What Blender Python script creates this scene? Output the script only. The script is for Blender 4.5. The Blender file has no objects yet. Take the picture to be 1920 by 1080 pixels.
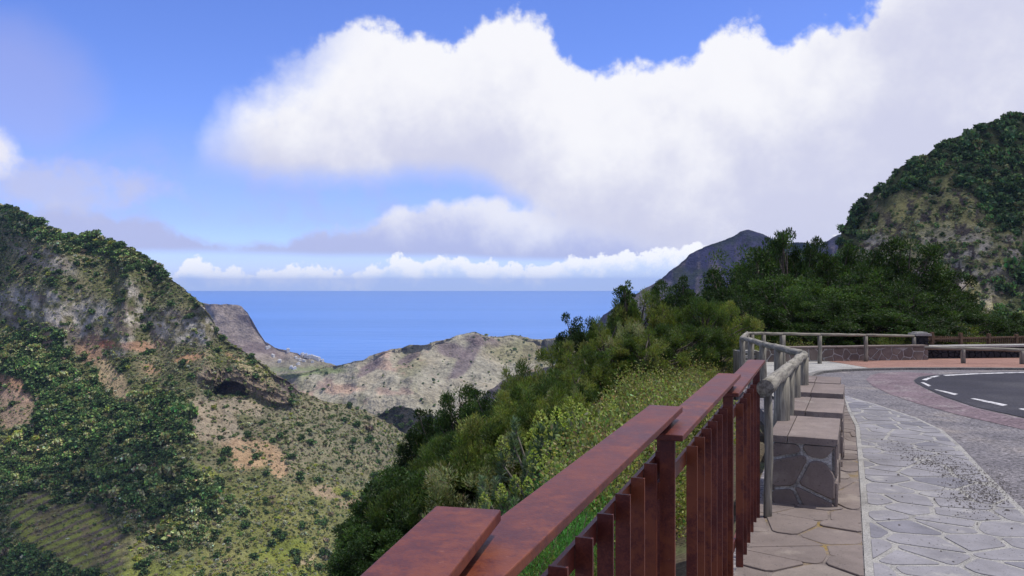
import bpy, math, random
import numpy as np
from mathutils import Vector, Matrix

random.seed(7)
RNG = np.random.default_rng(7)
SC = bpy.context.scene
COL = SC.collection
F = 1493.0          # focal length in photo pixels (28 mm on full frame, 1920 wide)
HY = 532.0          # eye-level line in the photo
CZ = 1.6            # eye height
SLOPE = 0.033       # the viewpoint's paving falls gently away

# ------------------------------------------------------------------ camera
cam = bpy.data.cameras.new('camera')
cam.sensor_width = 36.0
cam.lens = F / 1920 * 36.0
cam.shift_y = -(540 - HY) / 1920
cam.clip_start = 0.05
cam.clip_end = 90000
camo = bpy.data.objects.new('camera', cam)
camo.location = (0, 0, CZ)
camo.rotation_euler = (math.radians(90), 0, 0)
COL.objects.link(camo)
SC.camera = camo

# ------------------------------------------------------------------ sun and exposure
SUN = Vector((0.34, 0.02, 0.94)).normalized()
sun = bpy.data.lights.new('sun', 'SUN')
sun.energy = 5.0
sun.angle = math.radians(0.53)
sun.color = (1.0, 0.95, 0.88)
suno = bpy.data.objects.new('sun', sun)
suno.rotation_euler = SUN.to_track_quat('Z', 'Y').to_euler()
suno.location = (0, 0, 60)
COL.objects.link(suno)
SC.view_settings.view_transform = 'Standard'
SC.view_settings.look = 'None'
SC.view_settings.exposure = 0.0
SC.view_settings.gamma = 1.0
SC.view_settings.use_curve_mapping = False
SC.render.engine = 'CYCLES'
SC.cycles.use_denoising = True
SC.cycles.max_bounces = 6
SC.cycles.diffuse_bounces = 3
SC.cycles.glossy_bounces = 2
SC.cycles.transmission_bounces = 4
SC.cycles.transparent_max_bounces = 12
SC.cycles.volume_bounces = 0
SC.cycles.caustics_reflective = False
SC.cycles.caustics_refractive = False
SC.cycles.sample_clamp_indirect = 6

# ------------------------------------------------------------------ shader expression helper
class X:
    """wraps a value socket so shader maths reads as python"""
    nt = None
    def __init__(s, sock): s.s = sock
    @staticmethod
    def op(name, *a, clamp=False):
        n = X.nt.nodes.new('ShaderNodeMath'); n.operation = name; n.use_clamp = clamp
        for i, v in enumerate(a):
            if isinstance(v, X): X.nt.links.new(v.s, n.inputs[i])
            else: n.inputs[i].default_value = v
        return X(n.outputs[0])
    def __add__(s, o): return X.op('ADD', s, o)
    __radd__ = __add__
    def __mul__(s, o): return X.op('MULTIPLY', s, o)
    __rmul__ = __mul__
    def __sub__(s, o): return X.op('SUBTRACT', s, o)
    def __rsub__(s, o): return X.op('SUBTRACT', o, s)
    def __truediv__(s, o): return X.op('DIVIDE', s, o)
    def max(s, o): return X.op('MAXIMUM', s, o)
    def min(s, o): return X.op('MINIMUM', s, o)
    def clamp(s): return X.op('ADD', s, 0.0, clamp=True)
    def step(s, lo, hi):
        n = X.nt.nodes.new('ShaderNodeMapRange'); n.interpolation_type = 'SMOOTHSTEP'
        X.nt.links.new(s.s, n.inputs[0])
        n.inputs[1].default_value = lo; n.inputs[2].default_value = hi
        return X(n.outputs[0])

def nnode(nt, kind, **kw):
    n = nt.nodes.new(kind)
    for k, v in kw.items(): setattr(n, k, v)
    return n

def xnoise(vec, scale, detail=4, rough=0.5, dist=0.0, off=None, stretch=None):
    nt = X.nt
    if off is not None or stretch is not None:
        m = nt.nodes.new('ShaderNodeMapping')
        if off is not None: m.inputs['Location'].default_value = off
        if stretch is not None: m.inputs['Scale'].default_value = stretch
        nt.links.new(vec, m.inputs['Vector']); vec = m.outputs[0]
    n = nt.nodes.new('ShaderNodeTexNoise')
    nt.links.new(vec, n.inputs['Vector'])
    n.inputs['Scale'].default_value = scale
    n.inputs['Detail'].default_value = detail
    n.inputs['Roughness'].default_value = rough
    n.inputs['Distortion'].default_value = dist
    return X(n.outputs['Fac'])

def xvor(vec, scale, feature='F1', smooth=None):
    n = X.nt.nodes.new('ShaderNodeTexVoronoi'); n.feature = feature
    X.nt.links.new(vec, n.inputs['Vector']); n.inputs['Scale'].default_value = scale
    if smooth is not None and feature == 'SMOOTH_F1': n.inputs['Smoothness'].default_value = smooth
    return X(n.outputs['Distance'])

def xmix(fac, a, b):
    n = X.nt.nodes.new('ShaderNodeMix'); n.data_type = 'RGBA'
    if isinstance(fac, X): X.nt.links.new(fac.s, n.inputs[0])
    else: n.inputs[0].default_value = fac
    for v, i in ((a, 6), (b, 7)):
        if isinstance(v, (tuple, list)): n.inputs[i].default_value = (*v[:3], 1)
        else: X.nt.links.new(v, n.inputs[i])
    return n.outputs[2]

def xmul(col, x):
    """colour times a value"""
    n = X.nt.nodes.new('ShaderNodeMix'); n.data_type = 'RGBA'; n.blend_type = 'MULTIPLY'
    n.inputs[0].default_value = 1
    X.nt.links.new(col, n.inputs[6])
    if isinstance(x, X): X.nt.links.new(x.s, n.inputs[7])
    else: n.inputs[7].default_value = (*x[:3], 1)
    return n.outputs[2]

# ------------------------------------------------------------------ sky
SUN_EL = math.asin(SUN.z)
world = bpy.data.worlds.new('World')
SC.world = world
world.use_nodes = True
def build_sky():
    nt = world.node_tree; nt.nodes.clear(); X.nt = nt
    out = nt.nodes.new('ShaderNodeOutputWorld')
    bg = nt.nodes.new('ShaderNodeBackground'); bg.inputs[1].default_value = 0.1
    nt.links.new(bg.outputs[0], out.inputs[0])
    sky = nt.nodes.new('ShaderNodeTexSky'); sky.sky_type = 'NISHITA'; sky.sun_disc = False
    sky.sun_elevation = SUN_EL
    sky.sun_rotation = math.atan2(SUN.x, SUN.y)
    sky.altitude = 900; sky.air_density = 1.0; sky.dust_density = 0.15; sky.ozone_density = 1.6
    tc = nt.nodes.new('ShaderNodeTexCoord'); d = tc.outputs['Generated']
    sx = nt.nodes.new('ShaderNodeSeparateXYZ'); nt.links.new(d, sx.inputs[0])
    x, y, z = (X(sx.outputs[i]) for i in range(3))
    R2D = 180 / math.pi
    az = X.op('ARCTAN2', x, y) * R2D
    el = X.op('ARCSINE', z) * R2D
    def azd(px): return math.degrees(math.atan((px - 960) / F))
    def eld(px, py):
        a = math.atan((px - 960) / F)
        return math.degrees(math.atan((HY - py) / F * math.cos(a)))
    A0, A1, E0, E1 = -60.0, 60.0, -5.0, 45.0
    facz = (az - A0) / (A1 - A0)
    def curve(pts):
        n = nt.nodes.new('ShaderNodeFloatCurve')
        nt.links.new(facz.s, n.inputs['Value'])
        c = n.mapping.curves[0]
        P = [((azd(px) - A0) / (A1 - A0), (eld(px, py) - E0) / (E1 - E0)) for px, py in pts]
        c.points[0].location = P[0]; c.points[1].location = P[-1]
        for p in P[1:-1]: c.points.new(*p)
        n.mapping.extend = 'HORIZONTAL'
        n.mapping.update()
        return X(n.outputs[0]) * (E1 - E0) + E0
    fine = xnoise(d, 12, 6, 0.68)
    mid = xnoise(d, 4.2, 4, 0.55, off=(3, 1, 2))
    big = xnoise(d, 1.7, 3, 0.5, off=(7, 4, 1))
    bl = xnoise(d, 13, 3, 0.6, off=(2, 9, 5)) - 0.5
    puff = bl.max(bl * -1.0) * 4.0
    puff2 = puff
    tiny = xnoise(d, 48, 4, 0.6, off=(1, 5, 3))
    wob = (tiny - 0.5) * 1.6 + (fine - 0.5) * 7.0 + (mid - 0.5) * 2.5 + (puff - 0.4) * 2.0
    # the tall cumulus and the bank of cloud it runs into
    top = curve([(-700, 330), (330, 300), (372, 215), (400, 165), (470, 130), (560, 98), (600, 65), (640, 35), (690, 15), (730, 20), (770, 52), (830, 62),
                 (880, 45), (925, 22), (962, 8), (1000, 18), (1040, 60), (1085, 120), (1130, 125), (1200, 105), (1290, 108), (1320, 60), (1370, 42), (1430, 45),
                 (1465, 72), (1520, 38), (1580, 28), (1630, 8), (1680, -60), (1800, -220), (2300, -400)])
    bot = curve([(-700, 300), (330, 330), (440, 334), (600, 338), (800, 335), (900, 345), (960, 372), (1040, 420), (1150, 452), (1400, 500), (1900, 540), (2600, 540)])
    lside = (az * -1.0 - 9.5).step(0, 8.0)
    a = (top - el + wob * 0.62).step(-0.2, 0.95) * (1.0 - lside * (1.0 - (top - el + wob * 0.62).step(-0.3, 4.2) * (az + 22.5 + (mid - 0.5) * 6.0).step(-1.0, 6.0)))
    b = (el - bot + (mid - 0.5) * 1.6 + (fine - 0.5) * 1.2).step(-0.9, 1.6)
    big_cloud = a * b
    body = (el - bot) / (top - bot).max(0.5)                  # 0 base .. 1 crown
    # flat lilac strip below it
    top2 = curve([(-700, 330), (-100, 365), (60, 388), (200, 392), (300, 400), (420, 440), (500, 446), (600, 435), (700, 412), (770, 380), (860, 368), (960, 376), (1050, 385), (1150, 372), (1300, 350), (1700, 330), (2400, 320)])
    bot2 = curve([(-700, 480), (0, 478), (300, 474), (560, 478), (800, 482), (1000, 488), (1200, 492), (1600, 510), (2400, 520)])
    strip = (top2 - el + wob * 0.38).step(-0.25, 0.8) * (el - bot2 + (mid - 0.5) * 0.5).step(-0.25, 0.45)
    # small heaps standing on the horizon
    top3 = curve([(-700, 500), (300, 528), (340, 506), (372, 497), (400, 508), (440, 513), (500, 511), (560, 506), (600, 513), (650, 512), (700, 508), (745, 492),
                  (790, 496), (835, 484), (880, 496), (920, 503), (960, 500), (1010, 508), (1060, 490), (1110, 483), (1180, 480), (1250, 472), (1350, 468), (2400, 470)])
    heaps = (top3 - el + (fine - 0.5) * 1.0 + (tiny - 0.5) * 2.6 + 0.32).step(-0.05, 0.28)
    # torn white puff at the left
    dl = (az - azd(-25)) * (az - azd(-25)) / 4.2 + (el - eld(0, 285)) * (el - eld(0, 285)) / 4.0
    lpuff = (1.0 - dl + wob * 0.25).step(-0.1, 0.9)
    d2 = (az - azd(130)) * (az - azd(130)) / 60 + (el - eld(130, 350)) * (el - eld(130, 350)) / 3.4
    lgrey = (1.0 - d2 + wob * 0.32).step(-0.2, 1.1) * 0.7
    d3 = (az - azd(30)) * (az - azd(30)) / 22 + (el - eld(30, 170)) * (el - eld(30, 170)) / 22
    veil = (el - 3.0).step(0, 1.5) * (11.0 - el).step(0, 4.0) * (0.16 + (fine - 0.4).step(0, 0.25) * 0.28)
    veil = veil.max((1.0 - d3 + (mid - 0.5) * 3.4).step(-0.3, 1.4) * 0.42).max((big - 0.5).step(0.02, 0.35) * 0.3)
    # everywhere else: broken cumulus of the same kind
    outside = (el - 24.0).step(0, 10).max((az.max(az * -1.0) - 38.0).step(0, 8)) * (el + 1.0).step(0, 3)
    rest = ((big - 0.5) * 2.4 + (mid - 0.5) * 1.6 + (fine - 0.5) * 0.8 + 0.12).step(-0.05, 0.35) * outside
    # colours (what the sky sends, before the 0.1 strength)
    skycol = nt.nodes.new('ShaderNodeMix'); skycol.data_type = 'RGBA'; skycol.blend_type = 'MULTIPLY'
    skycol.inputs[0].default_value = 1
    nt.links.new(sky.outputs[0], skycol.inputs[6]); skycol.inputs[7].default_value = SKY_TINT
    c = skycol.outputs[2]
    lil = (5.9, 6.1, 8.3); wht = (9.5, 9.5, 9.9); gry = (6.5, 6.65, 8.35)
    c = xmix(veil, c, (4.6, 4.7, 7.9))
    c = xmix(lgrey, c, lil)
    c = xmix(strip * 0.94, c, xmix(((el - bot2) / 4.0 + (fine - 0.5) * 1.3 + az * 0.014 + (mid - 0.5) * 1.2).step(0.1, 1.0), (4.9, 5.3, 8.1), (8.6, 8.7, 9.6)))
    shade = (body * 1.05 + (mid - 0.5) * 1.7 + (fine - 0.5) * 1.0 + (big - 0.5) * 0.9 + (az - 6.0).max(0.0) * -0.022).step(-0.05, 0.85)
    c = xmix(big_cloud, c, xmix(shade, gry, wht))
    hs = (1.0 - (top3 - el) * 1.1 + (fine - 0.5) * 1.0 + (tiny - 0.5) * 3.4).step(-0.6, 0.9)
    c = xmix(heaps * 0.97, c, xmix(hs, (6.9, 8.1, 10.6), (10.4, 10.5, 10.8)))
    c = xmix(lpuff, c, (8.5, 8.5, 9.5))
    c = xmix(rest, c, xmix((fine - 0.5 + mid - 0.5 + 0.4).clamp(), gry, wht))
    # below the horizon the sea's blue, never bright
    c = xmix((el * -1.0).step(1.5, 4.0), c, (1.6, 2.4, 5.0))
    nt.links.new(c, bg.inputs[0])
SKY_TINT = (0.97, 1.11, 1.90, 1)
build_sky()
world.cycles.sampling_method = 'MANUAL'
world.cycles.sample_map_resolution = 512

# ------------------------------------------------------------------ numpy helpers
def W(px, py, d):
    return ((px - 960) / F * d, d, CZ + (HY - py) / F * d)
def gz(Y):
    return -SLOPE * np.clip(Y, -20, 30)
def G(px, py):
    """photo point on the sloping paving"""
    d = CZ / ((py - HY) / F - SLOPE)
    return ((px - 960) / F * d, d)

def vnoise(P, seed=0):
    P = np.asarray(P, dtype=np.float64)
    I = np.floor(P).astype(np.int64); f = P - I
    f = f * f * f * (f * (f * 6 - 15) + 10)
    def h(a, b, c):
        n = (a * 374761393 + b * 668265263 + c * 2147483647 + seed * 974634541) & 0xFFFFFFFF
        n = ((n ^ (n >> 13)) * 1274126177) & 0xFFFFFFFF
        n = ((n ^ (n >> 16)) * 2246822519) & 0xFFFFFFFF
        return ((n ^ (n >> 15)) & 0xFFFFFF) / float(0xFFFFFF)
    x, y, z = I[..., 0], I[..., 1], I[..., 2]
    u, v, w = f[..., 0], f[..., 1], f[..., 2]
    def L(a, b, t): return a + (b - a) * t
    return L(L(L(h(x, y, z), h(x+1, y, z), u), L(h(x, y+1, z), h(x+1, y+1, z), u), v),
             L(L(h(x, y, z+1), h(x+1, y, z+1), u), L(h(x, y+1, z+1), h(x+1, y+1, z+1), u), v), w)
def fbm(P, scale, octv=5, rough=0.5, seed=0):
    P = np.asarray(P, dtype=np.float64) * scale
    s = 0.0; a = 1.0; t = 0.0
    for o in range(octv):
        s = s + a * vnoise(P + 17.3 * o, seed + o); t += a; a *= rough; P = P * 2.03
    return s / t - 0.5
def n2(px, py, scale, octv=4, seed=0):
    return fbm(np.stack([px, py, np.zeros_like(px)], -1), 1.0 / scale, octv, 0.55, seed)
def sstep(x, a, b):
    t = np.clip((x - a) / (b - a), 0, 1); return t * t * (3 - 2 * t)
_WC = {}
def ell(px, py, cx, cy, rx, ry, soft=0.35, warp=0.5, seed=3, rot=0.0):
    dx, dy = px - cx, py - cy
    if rot:
        c, s = math.cos(math.radians(rot)), math.sin(math.radians(rot))
        dx, dy = dx * c + dy * s, -dx * s + dy * c
    key = (id(px), seed % 5)
    if key not in _WC: _WC[key] = (px, n2(px, py, 38, 5, seed % 5))
    r = np.sqrt((dx / rx) ** 2 + (dy / ry) ** 2) + warp * _WC[key][1] * 2.0
    return 1 - sstep(r, 1 - soft, 1 + soft)

def mesh_np(name, V, faces, mat=None, col=None, smooth=False):
    """faces: list of (n,k) int arrays; col: per-vertex linear rgb"""
    me = bpy.data.meshes.new(name)
    V = np.ascontiguousarray(V, dtype=np.float32)
    me.vertices.add(len(V)); me.vertices.foreach_set('co', V.ravel())
    faces = [np.asarray(f, dtype=np.int32) for f in faces if len(f)]
    if faces:
        loops = np.concatenate([f.ravel() for f in faces])
        tot = np.concatenate([np.full(len(f), f.shape[1], dtype=np.int32) for f in faces])
        st = np.concatenate([[0], np.cumsum(tot)[:-1]]).astype(np.int32)
        me.loops.add(len(loops)); me.loops.foreach_set('vertex_index', loops)
        me.polygons.add(len(tot)); me.polygons.foreach_set('loop_start', st); me.polygons.foreach_set('loop_total', tot)
        if smooth: me.polygons.foreach_set('use_smooth', np.ones(len(tot), dtype=bool))
    if col is not None:
        a = me.color_attributes.new('tint', 'FLOAT_COLOR', 'POINT')
        c = np.ones((len(V), 4), dtype=np.float32); c[:, :3] = col
        a.data.foreach_set('color', c.ravel())
    me.update(calc_edges=True)
    me.validate()
    if mat: me.materials.append(mat)
    return me

def link(name, me, parent=None, loc=None, label=None, cat=None, group=None, kind=None):
    o = bpy.data.objects.new(name, me); COL.objects.link(o)
    if parent: o.parent = parent
    if loc is not None: o.location = loc
    if label: o['label'] = label
    if cat: o['category'] = cat
    if group: o['group'] = group
    if kind: o['kind'] = kind
    return o
def thing(name, loc, label, cat, group=None):
    return link(name, None, None, loc, label, cat, group)

class MB:
    """collects simple solids for one mesh"""
    def __init__(s): s.v = []; s.f = []
    def add(s, V, Fs):
        b = len(s.v); s.v += [tuple(p) for p in V]; s.f += [tuple(i + b for i in f) for f in Fs]
    def box(s, c, size, ax=None):
        """box at centre c; ax = (ux, uy, uz) unit axes"""
        c = Vector(c); h = [k / 2 for k in size]
        ux, uy, uz = ax if ax else (Vector((1, 0, 0)), Vector((0, 1, 0)), Vector((0, 0, 1)))
        P = [c + ux * (h[0] * a) + uy * (h[1] * b) + uz * (h[2] * e) for e in (-1, 1) for a, b in ((-1, -1), (1, -1), (1, 1), (-1, 1))]
        s.add(P, [(3, 2, 1, 0), (4, 5, 6, 7), (0, 1, 5, 4), (1, 2, 6, 5), (2, 3, 7, 6), (3, 0, 4, 7)])
    def prism(s, poly, z0, z1, ins=0.0, zf=None):
        """vertical prism over a ccw 2-d polygon; zf adds ground height; ins rounds the top edge"""
        n = len(poly); zf = zf or (lambda x, y: 0.0)
        cx = sum(p[0] for p in poly) / n; cy = sum(p[1] for p in poly) / n
        def ring(k, z):
            out = []
            for p in poly:
                L = math.hypot(p[0] - cx, p[1] - cy) or 1
                q = (p[0] - (p[0] - cx) / L * k, p[1] - (p[1] - cy) / L * k)
                out.append((q[0], q[1], z + zf(*q)))
            return out
        if ins > 0:
            V = ring(0, z0) + ring(0, z1 - ins * 0.6) + ring(ins, z1)
            R = 3
        else:
            V = ring(0, z0) + ring(0, z1); R = 2
        Fs = [tuple(range((R - 1) * n, R * n))]
        for r in range(R - 1):
            for i in range(n):
                j = (i + 1) % n
                Fs.append((r * n + i, r * n + j, (r + 1) * n + j, (r + 1) * n + i))
        s.add(V, Fs)
    def tube(s, pts, rad, n=8, cap=True):
        pts = [Vector(p) for p in pts]
        rad = rad if hasattr(rad, '__len__') else [rad] * len(pts)
        V = []; Fs = []
        for i, p in enumerate(pts):
            t = (pts[min(i + 1, len(pts) - 1)] - pts[max(i - 1, 0)]).normalized()
            u = t.cross(Vector((0.31, 0.17, 0.93) if abs(t.z) < 0.9 else (1, 0.1, 0))).normalized(); w = t.cross(u)
            for k in range(n):
                a = 2 * math.pi * k / n
                V.append(p + (u * math.cos(a) + w * math.sin(a)) * rad[i])
        for i in range(len(pts) - 1):
            for k in range(n):
                Fs.append((i * n + k, i * n + (k + 1) % n, (i + 1) * n + (k + 1) % n, (i + 1) * n + k))
        if cap:
            Fs.append(tuple(range(n))[::-1]); Fs.append(tuple((len(pts) - 1) * n + k for k in range(n)))
        s.add(V, Fs)
    def mesh(s, name, mat, smooth=False):
        me = bpy.data.meshes.new(name); me.from_pydata(s.v, [], s.f); me.update()
        if mat: me.materials.append(mat)
        if smooth: me.polygons.foreach_set('use_smooth', np.ones(len(me.polygons), dtype=bool))
        return me
    def build(s, name, mat, parent=None, **k):
        sm = k.pop('smooth', False)
        return link(name, s.mesh(name, mat, sm), parent, **k)

# ------------------------------------------------------------------ materials
def new_mat(name):
    m = bpy.data.materials.new(name); m.use_nodes = True
    nt = m.node_tree; nt.nodes.clear(); X.nt = nt
    out = nt.nodes.new('ShaderNodeOutputMaterial')
    p = nt.nodes.new('ShaderNodeBsdfPrincipled')
    nt.links.new(p.outputs[0], out.inputs[0])
    return m, nt, p, out
def bump(nt, p, h, strength=0.4, dist=0.02):
    b = nt.nodes.new('ShaderNodeBump'); b.inputs['Strength'].default_value = strength; b.inputs['Distance'].default_value = dist
    nt.links.new(h.s, b.inputs['Height']); nt.links.new(b.outputs[0], p.inputs['Normal'])
def objvec(nt):
    return nt.nodes.new('ShaderNodeTexCoord').outputs['Object']
def posvec(nt):
    return nt.nodes.new('ShaderNodeNewGeometry').outputs['Position']
def orand(nt):
    return X(nt.nodes.new('ShaderNodeObjectInfo').outputs['Random'])

DIM = 0.74
def mat_two(name, c1, c2, scale, rough=0.85, detail=6, c3=None, scale3=None, bstr=0.4, bdist=0.02, rnd=0.0, vec='pos', spec=0.3, grain=None, gk=0.6):
    m, nt, p, out = new_mat(name)
    v = posvec(nt) if vec == 'pos' else objvec(nt)
    n1 = xnoise(v, scale, detail, 0.6)
    c1, c2 = tuple(k * DIM for k in c1), tuple(k * DIM for k in c2)
    if c3: c3 = tuple(k * DIM for k in c3)
    c = xmix(n1.step(0.3, 0.7), c1, c2)
    if c3 is not None:
        n3 = xnoise(v, scale3, 5, 0.6, off=(5, 3, 1))
        c = xmix(n3.step(0.5, 0.68), c, c3)
    if rnd: c = xmul(c, (orand(nt) - 0.5) * (2 * rnd) + 1.0)
    if grain:
        g = xnoise(v, grain, 2, 0.5)
        g2 = xnoise(v, grain * 3.1, 2, 0.5, off=(4, 2, 7))
        c = xmul(c, (g - 0.5) * (3.0 * gk) + (g2 - 0.5) * (2.2 * gk) + 1.0)
        n1 = n1 + g * 0.6
    nt.links.new(c, p.inputs['Base Color'])
    p.inputs['Roughness'].default_value = rough
    p.inputs['Specular IOR Level'].default_value = spec
    bump(nt, p, n1, bstr, bdist)
    return m

def mat_leaf(name, trans=0.38, var=0.25, rough=0.55):
    m, nt, p, out = new_mat(name)
    a = nt.nodes.new('ShaderNodeAttribute'); a.attribute_name = 'tint'
    c = xmul(a.outputs['Color'], (orand(nt) - 0.5) * (2 * var) + 1.0)
    nt.links.new(c, p.inputs['Base Color']); p.inputs['Roughness'].default_value = rough
    p.inputs['Specular IOR Level'].default_value = 0.25
    t = nt.nodes.new('ShaderNodeBsdfTranslucent')
    nt.links.new(xmul(c, (1.25, 1.3, 0.7)), t.inputs[0])
    mx = nt.nodes.new('ShaderNodeMixShader'); mx.inputs[0].default_value = trans
    nt.links.new(p.outputs[0], mx.inputs[1]); nt.links.new(t.outputs[0], mx.inputs[2])
    nt.links.new(mx.outputs[0], out.inputs[0])
    return m

def mat_terrain(name, fine=0.5, bstr=0.8, bdist=1.5, contrast=0.5):
    m, nt, p, out = new_mat(name)
    a = nt.nodes.new('ShaderNodeAttribute'); a.attribute_name = 'tint'
    v = posvec(nt)
    n1 = xnoise(v, fine, 6, 0.65); n2_ = xnoise(v, fine * 0.17, 5, 0.6, off=(9, 2, 4))
    n3 = xnoise(v, fine * 4.3, 4, 0.65, off=(2, 7, 5))
    c = xmul(a.outputs['Color'], ((n1 - 0.5) * (2.6 * contrast) + (n2_ - 0.5) * (1.4 * contrast) + (n3 - 0.5) * (3.0 * contrast) + 1.0).max(0.15))
    c = xmix((n2_ - n1 * 0.3).step(0.25, 0.5) * 0.25, c, xmul(c, (1.15, 0.95, 0.75)))
    nt.links.new(c, p.inputs['Base Color']); p.inputs['Roughness'].default_value = 0.95
    p.inputs['Specular IOR Level'].default_value = 0.1
    bump(nt, p, n1 + n2_ * 2.0 + n3 * 0.3, bstr, bdist)
    return m

M = {}
M['leaf'] = mat_leaf('leaf')
M['leaf_far'] = mat_leaf('leaf_far', trans=0.15, var=0.3, rough=0.7)
M['hill'] = mat_terrain('hillside', 0.35, 1.0, 1.6, 0.6)
M['far'] = mat_terrain('far_hillside', 0.045, 1.0, 10.0, 0.6)
M['bark'] = mat_two('bark', (0.09, 0.07, 0.055), (0.2, 0.17, 0.14), 9, 0.95, bstr=0.7)
M['twig'] = mat_two('twig', (0.16, 0.14, 0.11), (0.3, 0.27, 0.23), 12, 0.95)
def corten():
    m, nt, p, out = new_mat('corten_steel')
    v = posvec(nt)
    a = xnoise(v, 5, 8, 0.65); b = xnoise(v, 160, 3, 0.6); e = xnoise(v, 1.6, 4, 0.5, off=(4, 4, 4))
    s2 = xnoise(v, 34, 5, 0.7, off=(6, 1, 3))
    c = xmix((a + (b - 0.5) * 0.5 + (s2 - 0.5) * 0.6).step(0.32, 0.68), (0.068, 0.011, 0.008), (0.135, 0.030, 0.015))
    c = xmix((e + (a - 0.5) * 0.9 + (s2 - 0.5) * 0.5).step(0.48, 0.70) * 0.75, c, (0.17, 0.042, 0.012))
    c = xmix(xnoise(v, 60, 2, 0.5, off=(1, 8, 2)).step(0.68, 0.76) * 0.5, c, (0.22, 0.085, 0.05))
    nt.links.new(c, p.inputs['Base Color'])
    nt.links.new(((a * 0.3) + 0.34 + (b - 0.5) * 0.2).s, p.inputs['Roughness'])
    p.inputs['Specular IOR Level'].default_value = 0.42
    bump(nt, p, b + a * 0.5, 0.22, 0.002)
    return m
M['corten'] = corten()
def weathered_wood():
    m, nt, p, out = new_mat('weathered_wood')
    v = objvec(nt)
    g = xnoise(v, 30, 5, 0.6, stretch=(1, 1, 0.08), dist=0.4); k = xnoise(v, 3, 5, 0.6)
    c = xmix(g.step(0.35, 0.65), (0.11, 0.10, 0.08), (0.275, 0.255, 0.205))
    c = xmix(k.step(0.5, 0.75) * 0.45, c, (0.16, 0.185, 0.11))
    c = xmix((xnoise(v, 55, 3, 0.5, stretch=(1, 1, 0.05), off=(3, 3, 0)) ).step(0.62, 0.7) * 0.8, c, (0.035, 0.03, 0.028))
    nt.links.new(c, p.inputs['Base Color']); p.inputs['Roughness'].default_value = 0.9
    bump(nt, p, g, 0.6, 0.01)
    return m
M['wood'] = weathered_wood()
M['brownwood'] = mat_two('brown_wood', (0.13, 0.075, 0.045), (0.23, 0.14, 0.085), 12, 0.85, rnd=0.15)
def stone(name, pal, rough=0.85, lich=None, rnd=0.22, scale=4, bstr=0.5):
    """stone whose colour differs from piece to piece"""
    m, nt, p, out = new_mat(name)
    v = posvec(nt); r = orand(nt)
    ramp = nt.nodes.new('ShaderNodeValToRGB'); ramp.color_ramp.interpolation = 'CONSTANT'
    els = ramp.color_ramp.elements
    for i, c in enumerate(pal):
        e = els[i] if i < 2 else els.new(0)
        e.position = i / len(pal); e.color = (*[k * DIM for k in c], 1)
    nt.links.new(r.s, ramp.inputs[0])
    n = xnoise(v, scale, 8, 0.65); f = xnoise(v, scale * 22, 3, 0.6)
    c = xmul(ramp.outputs[0], (n - 0.5) * 0.9 + (f - 0.5) * 0.5 + 1.0)
    c = xmul(c, (xnoise(v, 0.8, 5, 0.65, off=(8, 8, 2)) - 0.5) * 1.1 + 1.0)
    c = xmix(xnoise(v, 46, 2, 0.5, off=(3, 1, 9)).step(0.66, 0.72) * 0.7, c, (0.05, 0.045, 0.045))
    if lich: c = xmix(xnoise(v, 3.2, 6, 0.7, off=(2, 6, 1)).step(0.56, 0.7) * 0.5, c, lich)
    nt.links.new(c, p.inputs['Base Color']); p.inputs['Roughness'].default_value = rough
    p.inputs['Specular IOR Level'].default_value = 0.3
    bump(nt, p, n + f * 0.4, bstr, 0.012)
    return m
M['flag'] = stone('flagstone', [(0.28, 0.27, 0.28), (0.195, 0.19, 0.225), (0.335, 0.32, 0.29), (0.225, 0.215, 0.25), (0.36, 0.345, 0.305), (0.29, 0.28, 0.265), (0.205, 0.20, 0.22), (0.265, 0.25, 0.23)], lich=(0.40, 0.385, 0.34))
M['redstone'] = stone('red_stone', [(0.215, 0.175, 0.152), (0.25, 0.203, 0.173), (0.195, 0.166, 0.152), (0.27, 0.226, 0.19), (0.225, 0.19, 0.175)], lich=(0.30, 0.26, 0.215))
M['darkred'] = stone('purple_stone', [(0.21, 0.168, 0.148), (0.178, 0.146, 0.132), (0.25, 0.203, 0.172), (0.205, 0.174, 0.160)], lich=(0.25, 0.22, 0.185))
M['cap'] = stone('cap_stone', [(0.225, 0.18, 0.158), (0.26, 0.21, 0.183), (0.205, 0.168, 0.152)], lich=(0.31, 0.28, 0.245))
M['lava'] = stone('lava_stone', [(0.03, 0.03, 0.036), (0.045, 0.043, 0.047), (0.024, 0.024, 0.028), (0.07, 0.06, 0.055)], bstr=0.9)
M['mortar'] = mat_two('mortar', (0.35, 0.34, 0.315), (0.43, 0.415, 0.375), 6, 0.95, c3=(0.27, 0.26, 0.24), scale3=3, grain=90)
M['wallmortar'] = mat_two('wall_mortar', (0.44, 0.425, 0.40), (0.58, 0.56, 0.52), 9, 0.95, c3=(0.24, 0.23, 0.21), scale3=5, grain=70)
M['redmortar'] = mat_two('red_joint', (0.17, 0.14, 0.125), (0.28, 0.235, 0.205), 7, 0.95, c3=(0.29, 0.20, 0.06), scale3=2.1, grain=80)
M['gravel'] = mat_two('worn_gravelly_asphalt', (0.155, 0.145, 0.155), (0.225, 0.21, 0.215), 2.2, 0.95, c3=(0.28, 0.25, 0.23), scale3=0.9, grain=26, bstr=0.9, bdist=0.015, gk=1.0)
M['asphalt'] = mat_two('asphalt', (0.027, 0.026, 0.036), (0.044, 0.042, 0.055), 0.6, 0.85, c3=(0.062, 0.060, 0.068), scale3=0.35, grain=30, gk=0.9)
M['band'] = mat_two('purple_paving', (0.165, 0.118, 0.132), (0.235, 0.175, 0.19), 1.6, 0.9, c3=(0.29, 0.25, 0.245), scale3=1.2, grain=20, gk=0.8)
M['orange'] = mat_two('orange_paving', (0.29, 0.155, 0.115), (0.37, 0.21, 0.16), 1.6, 0.9, grain=30)
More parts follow.
